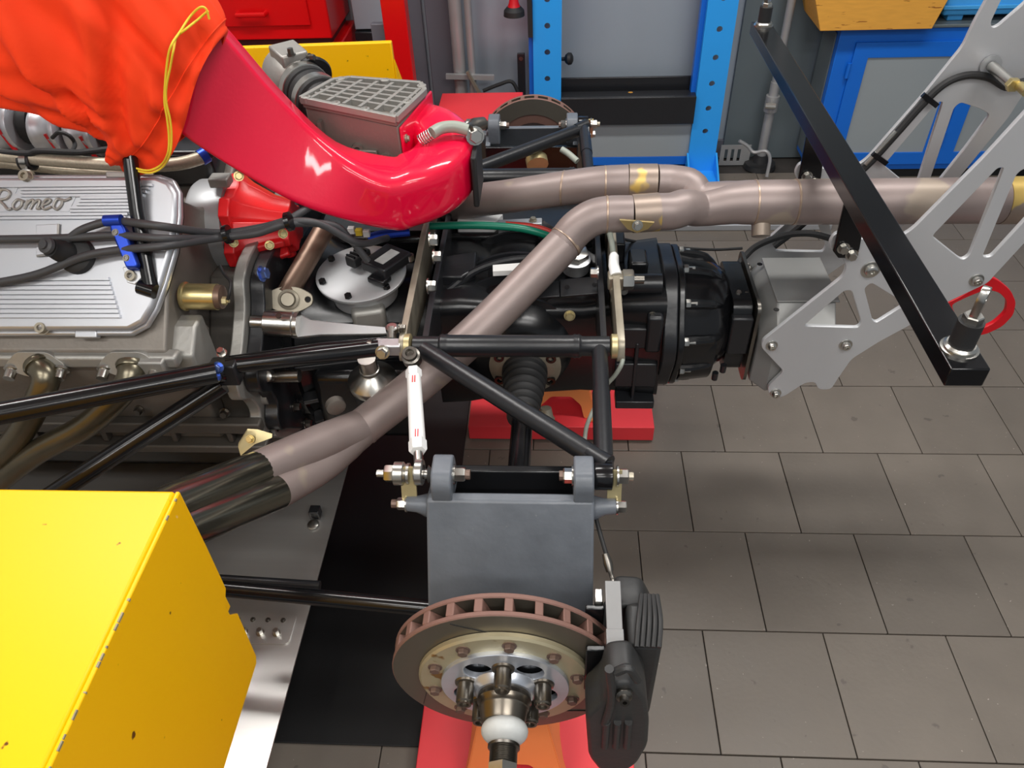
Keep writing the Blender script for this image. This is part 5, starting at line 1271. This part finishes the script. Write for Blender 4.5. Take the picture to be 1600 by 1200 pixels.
# ================================================================== red blocks and stands
def stand(x, y, z, h, lab):
    t = thing('axle_stand', lab, 'axle stand', (x, y, z))
    wb, wt = .105, .050
    for sx, sy in ((0, -1), (0, 1), (1, 0), (-1, 0)):
        nx = V((sx, sy, 0)); tx = V((-sy, sx, 0))
        ol = [(-wb, 0), (-wb + .035, 0), (-wb + .045, h * .2), (-.03, h * .33), (.03, h * .33), (wb - .045, h * .2), (wb - .035, 0), (wb, 0), (wt, h), (-wt, h)]
        sl = (wb - wt) / h
        o = V((x, y, z)) + nx * wb
        plate(rp([V(p) for p in ol], .008), [circ(0, h * .72, .014, 14)], o, tx, (V((0, 0, 1)) - nx * sl), .004).build('side_sheet', 'orange_stand', t, sm=30)
    M().box(x - wt - .004, x + wt + .004, y - wt - .004, y + wt + .004, z + h, z + h + .012).build('cap_plate', 'orange_stand', t, bev=.002)
    M().tube([(x, y, z + h * .5), (x, y, z + h + .05)], .024, 18).build('ratchet_post', 'steel_dark', t)
    M().prism([(x - .05, y - .02, z + h + .05), (x + .05, y - .02, z + h + .05), (x + .055, y - .02, z + h + .08), (x + .03, y - .02, z + h + .065), (x - .03, y - .02, z + h + .065), (x - .055, y - .02, z + h + .08)], (0, .04, 0)).build('saddle', 'orange_stand', t, bev=.002)
    for sx, sy in ((1, 1), (1, -1), (-1, 1), (-1, -1)):
        M().box(x + sx * wb - .018, x + sx * wb + .018, y + sy * wb - .018, y + sy * wb + .018, z + .0005, z + .008).build('foot', 'orange_stand', t, bev=.001)
def rblock(x0, x1, y0, y1, lab, h=.062):
    t = thing('support_board', lab, 'block', ((x0 + x1) / 2, (y0 + y1) / 2, 0), 'red support boards')
    M().box(x0, x1, y0, y1, .007, h).build('board', 'red_block', t, bev=.002)
    for x in (x0 + .05, x1 - .05): M().box(x - .03, x + .03, y0 + .03, y1 - .03, .0005, .0068).build('skid', 'black_rubber', t)
rblock(-.262, .300, 1.635, 1.90, 'red painted board on the floor under the gearbox')
rblock(-.285, .168, .36, .775, 'red painted board under the near brake disc and orange stand')
stand(-.075, .70, .0625, .30, 'orange steel axle stand below the near brake disc')
stand(.02, 1.78, .0625, .22, 'orange steel axle stand under the gearbox, mostly hidden')
# small parts low on the gearbox seen above the red board
t = thing('axle_bolt', 'short steel bolt with washers under the drive shaft joint', 'bolt', P(855, 655, Y=1.2))
p = P(853, 650, Y=1.20)
M().lathe(p, (0, -.3, -1), [(-.02, .012), (.0, .016), (.006, .020), (.012, .016), (.03, .014)], 18).build('bolt', 'steel_worn', t)

# ================================================================== hoses over the gearbox
tag(M().tube(cr([P(672, 353, Y=1.49), P(720, 352, Y=1.49), P(770, 353, Y=1.49), P(820, 358, Y=1.49), P(865, 372, Y=1.49), P(905, 392, Y=1.48), P(935, 412, Y=1.47)], 6), .0085, 14).build('green_hose', 'hose_green', sm=60), 'green hose lying across the top of the gearbox', 'hose')
tag(M().tube(cr([P(790, 350, Y=1.52), P(830, 353, Y=1.52), P(860, 362, Y=1.51), P(885, 378, Y=1.50)], 6), .006, 12).build('red_hose', 'hose_red', sm=60), 'thin red hose beside the green hose', 'hose')
t = thing('relay_box', 'pale flat box with screw under the far exhaust pipe', 'box', P(740, 345, Y=1.66))
M().prism([P(714, 342, Z=.80), P(786, 334, Z=.80), P(772, 348, Z=.80), P(714, 348, Z=.80)], (0, 0, -.03)).build('tray', 'white_paint', t, bev=.002)
M().prism([P(778, 343, Z=.805), P(847, 340, Z=.805), P(847, 349, Z=.805), P(778, 350, Z=.805)], (0, 0, -.03)).build('bracket', 'plate_grey', t, bev=.002)
bolt(t, P(833, 344, Z=.806), (0, 0, 1), .007, .006, 'steel_worn')
t = thing('fuse_strip', 'small row of yellow and white connectors beneath the crimson duct', 'connector', P(565, 362, Y=1.45))
for k, (q, mt) in enumerate((((548, 361), 'bleach_white'), ((572, 366), 'bleach_white'), ((560, 364), 'yellow_cord'))):
    p = P(*q, Y=1.42); M().box(p.x - .007, p.x + .007, p.y, p.y + .012, p.z - .008, p.z + .006).build('connector', mt, t, bev=.001)
M().tube(cr([P(575, 372, Y=1.43), P(600, 366, Y=1.44), P(640, 362, Y=1.45)], 4), .010, 10).build('blue_sleeve', 'blue_anodised', t)
t = thing('pale_tube_end', 'short pale tube end showing inside the far wishbone', 'tube', P(890, 240, Y=1.85))
M().tube(cr([P(877, 233, Y=1.86), P(888, 240, Y=1.85), P(902, 252, Y=1.83)], 4), .008, 12).build('tube', 'hose_grey', t)
M().tube([P(840, 258, Y=1.95), P(838, 248, Y=1.97)], .03, 18).build('drive_flange', 'gold_worn', t)
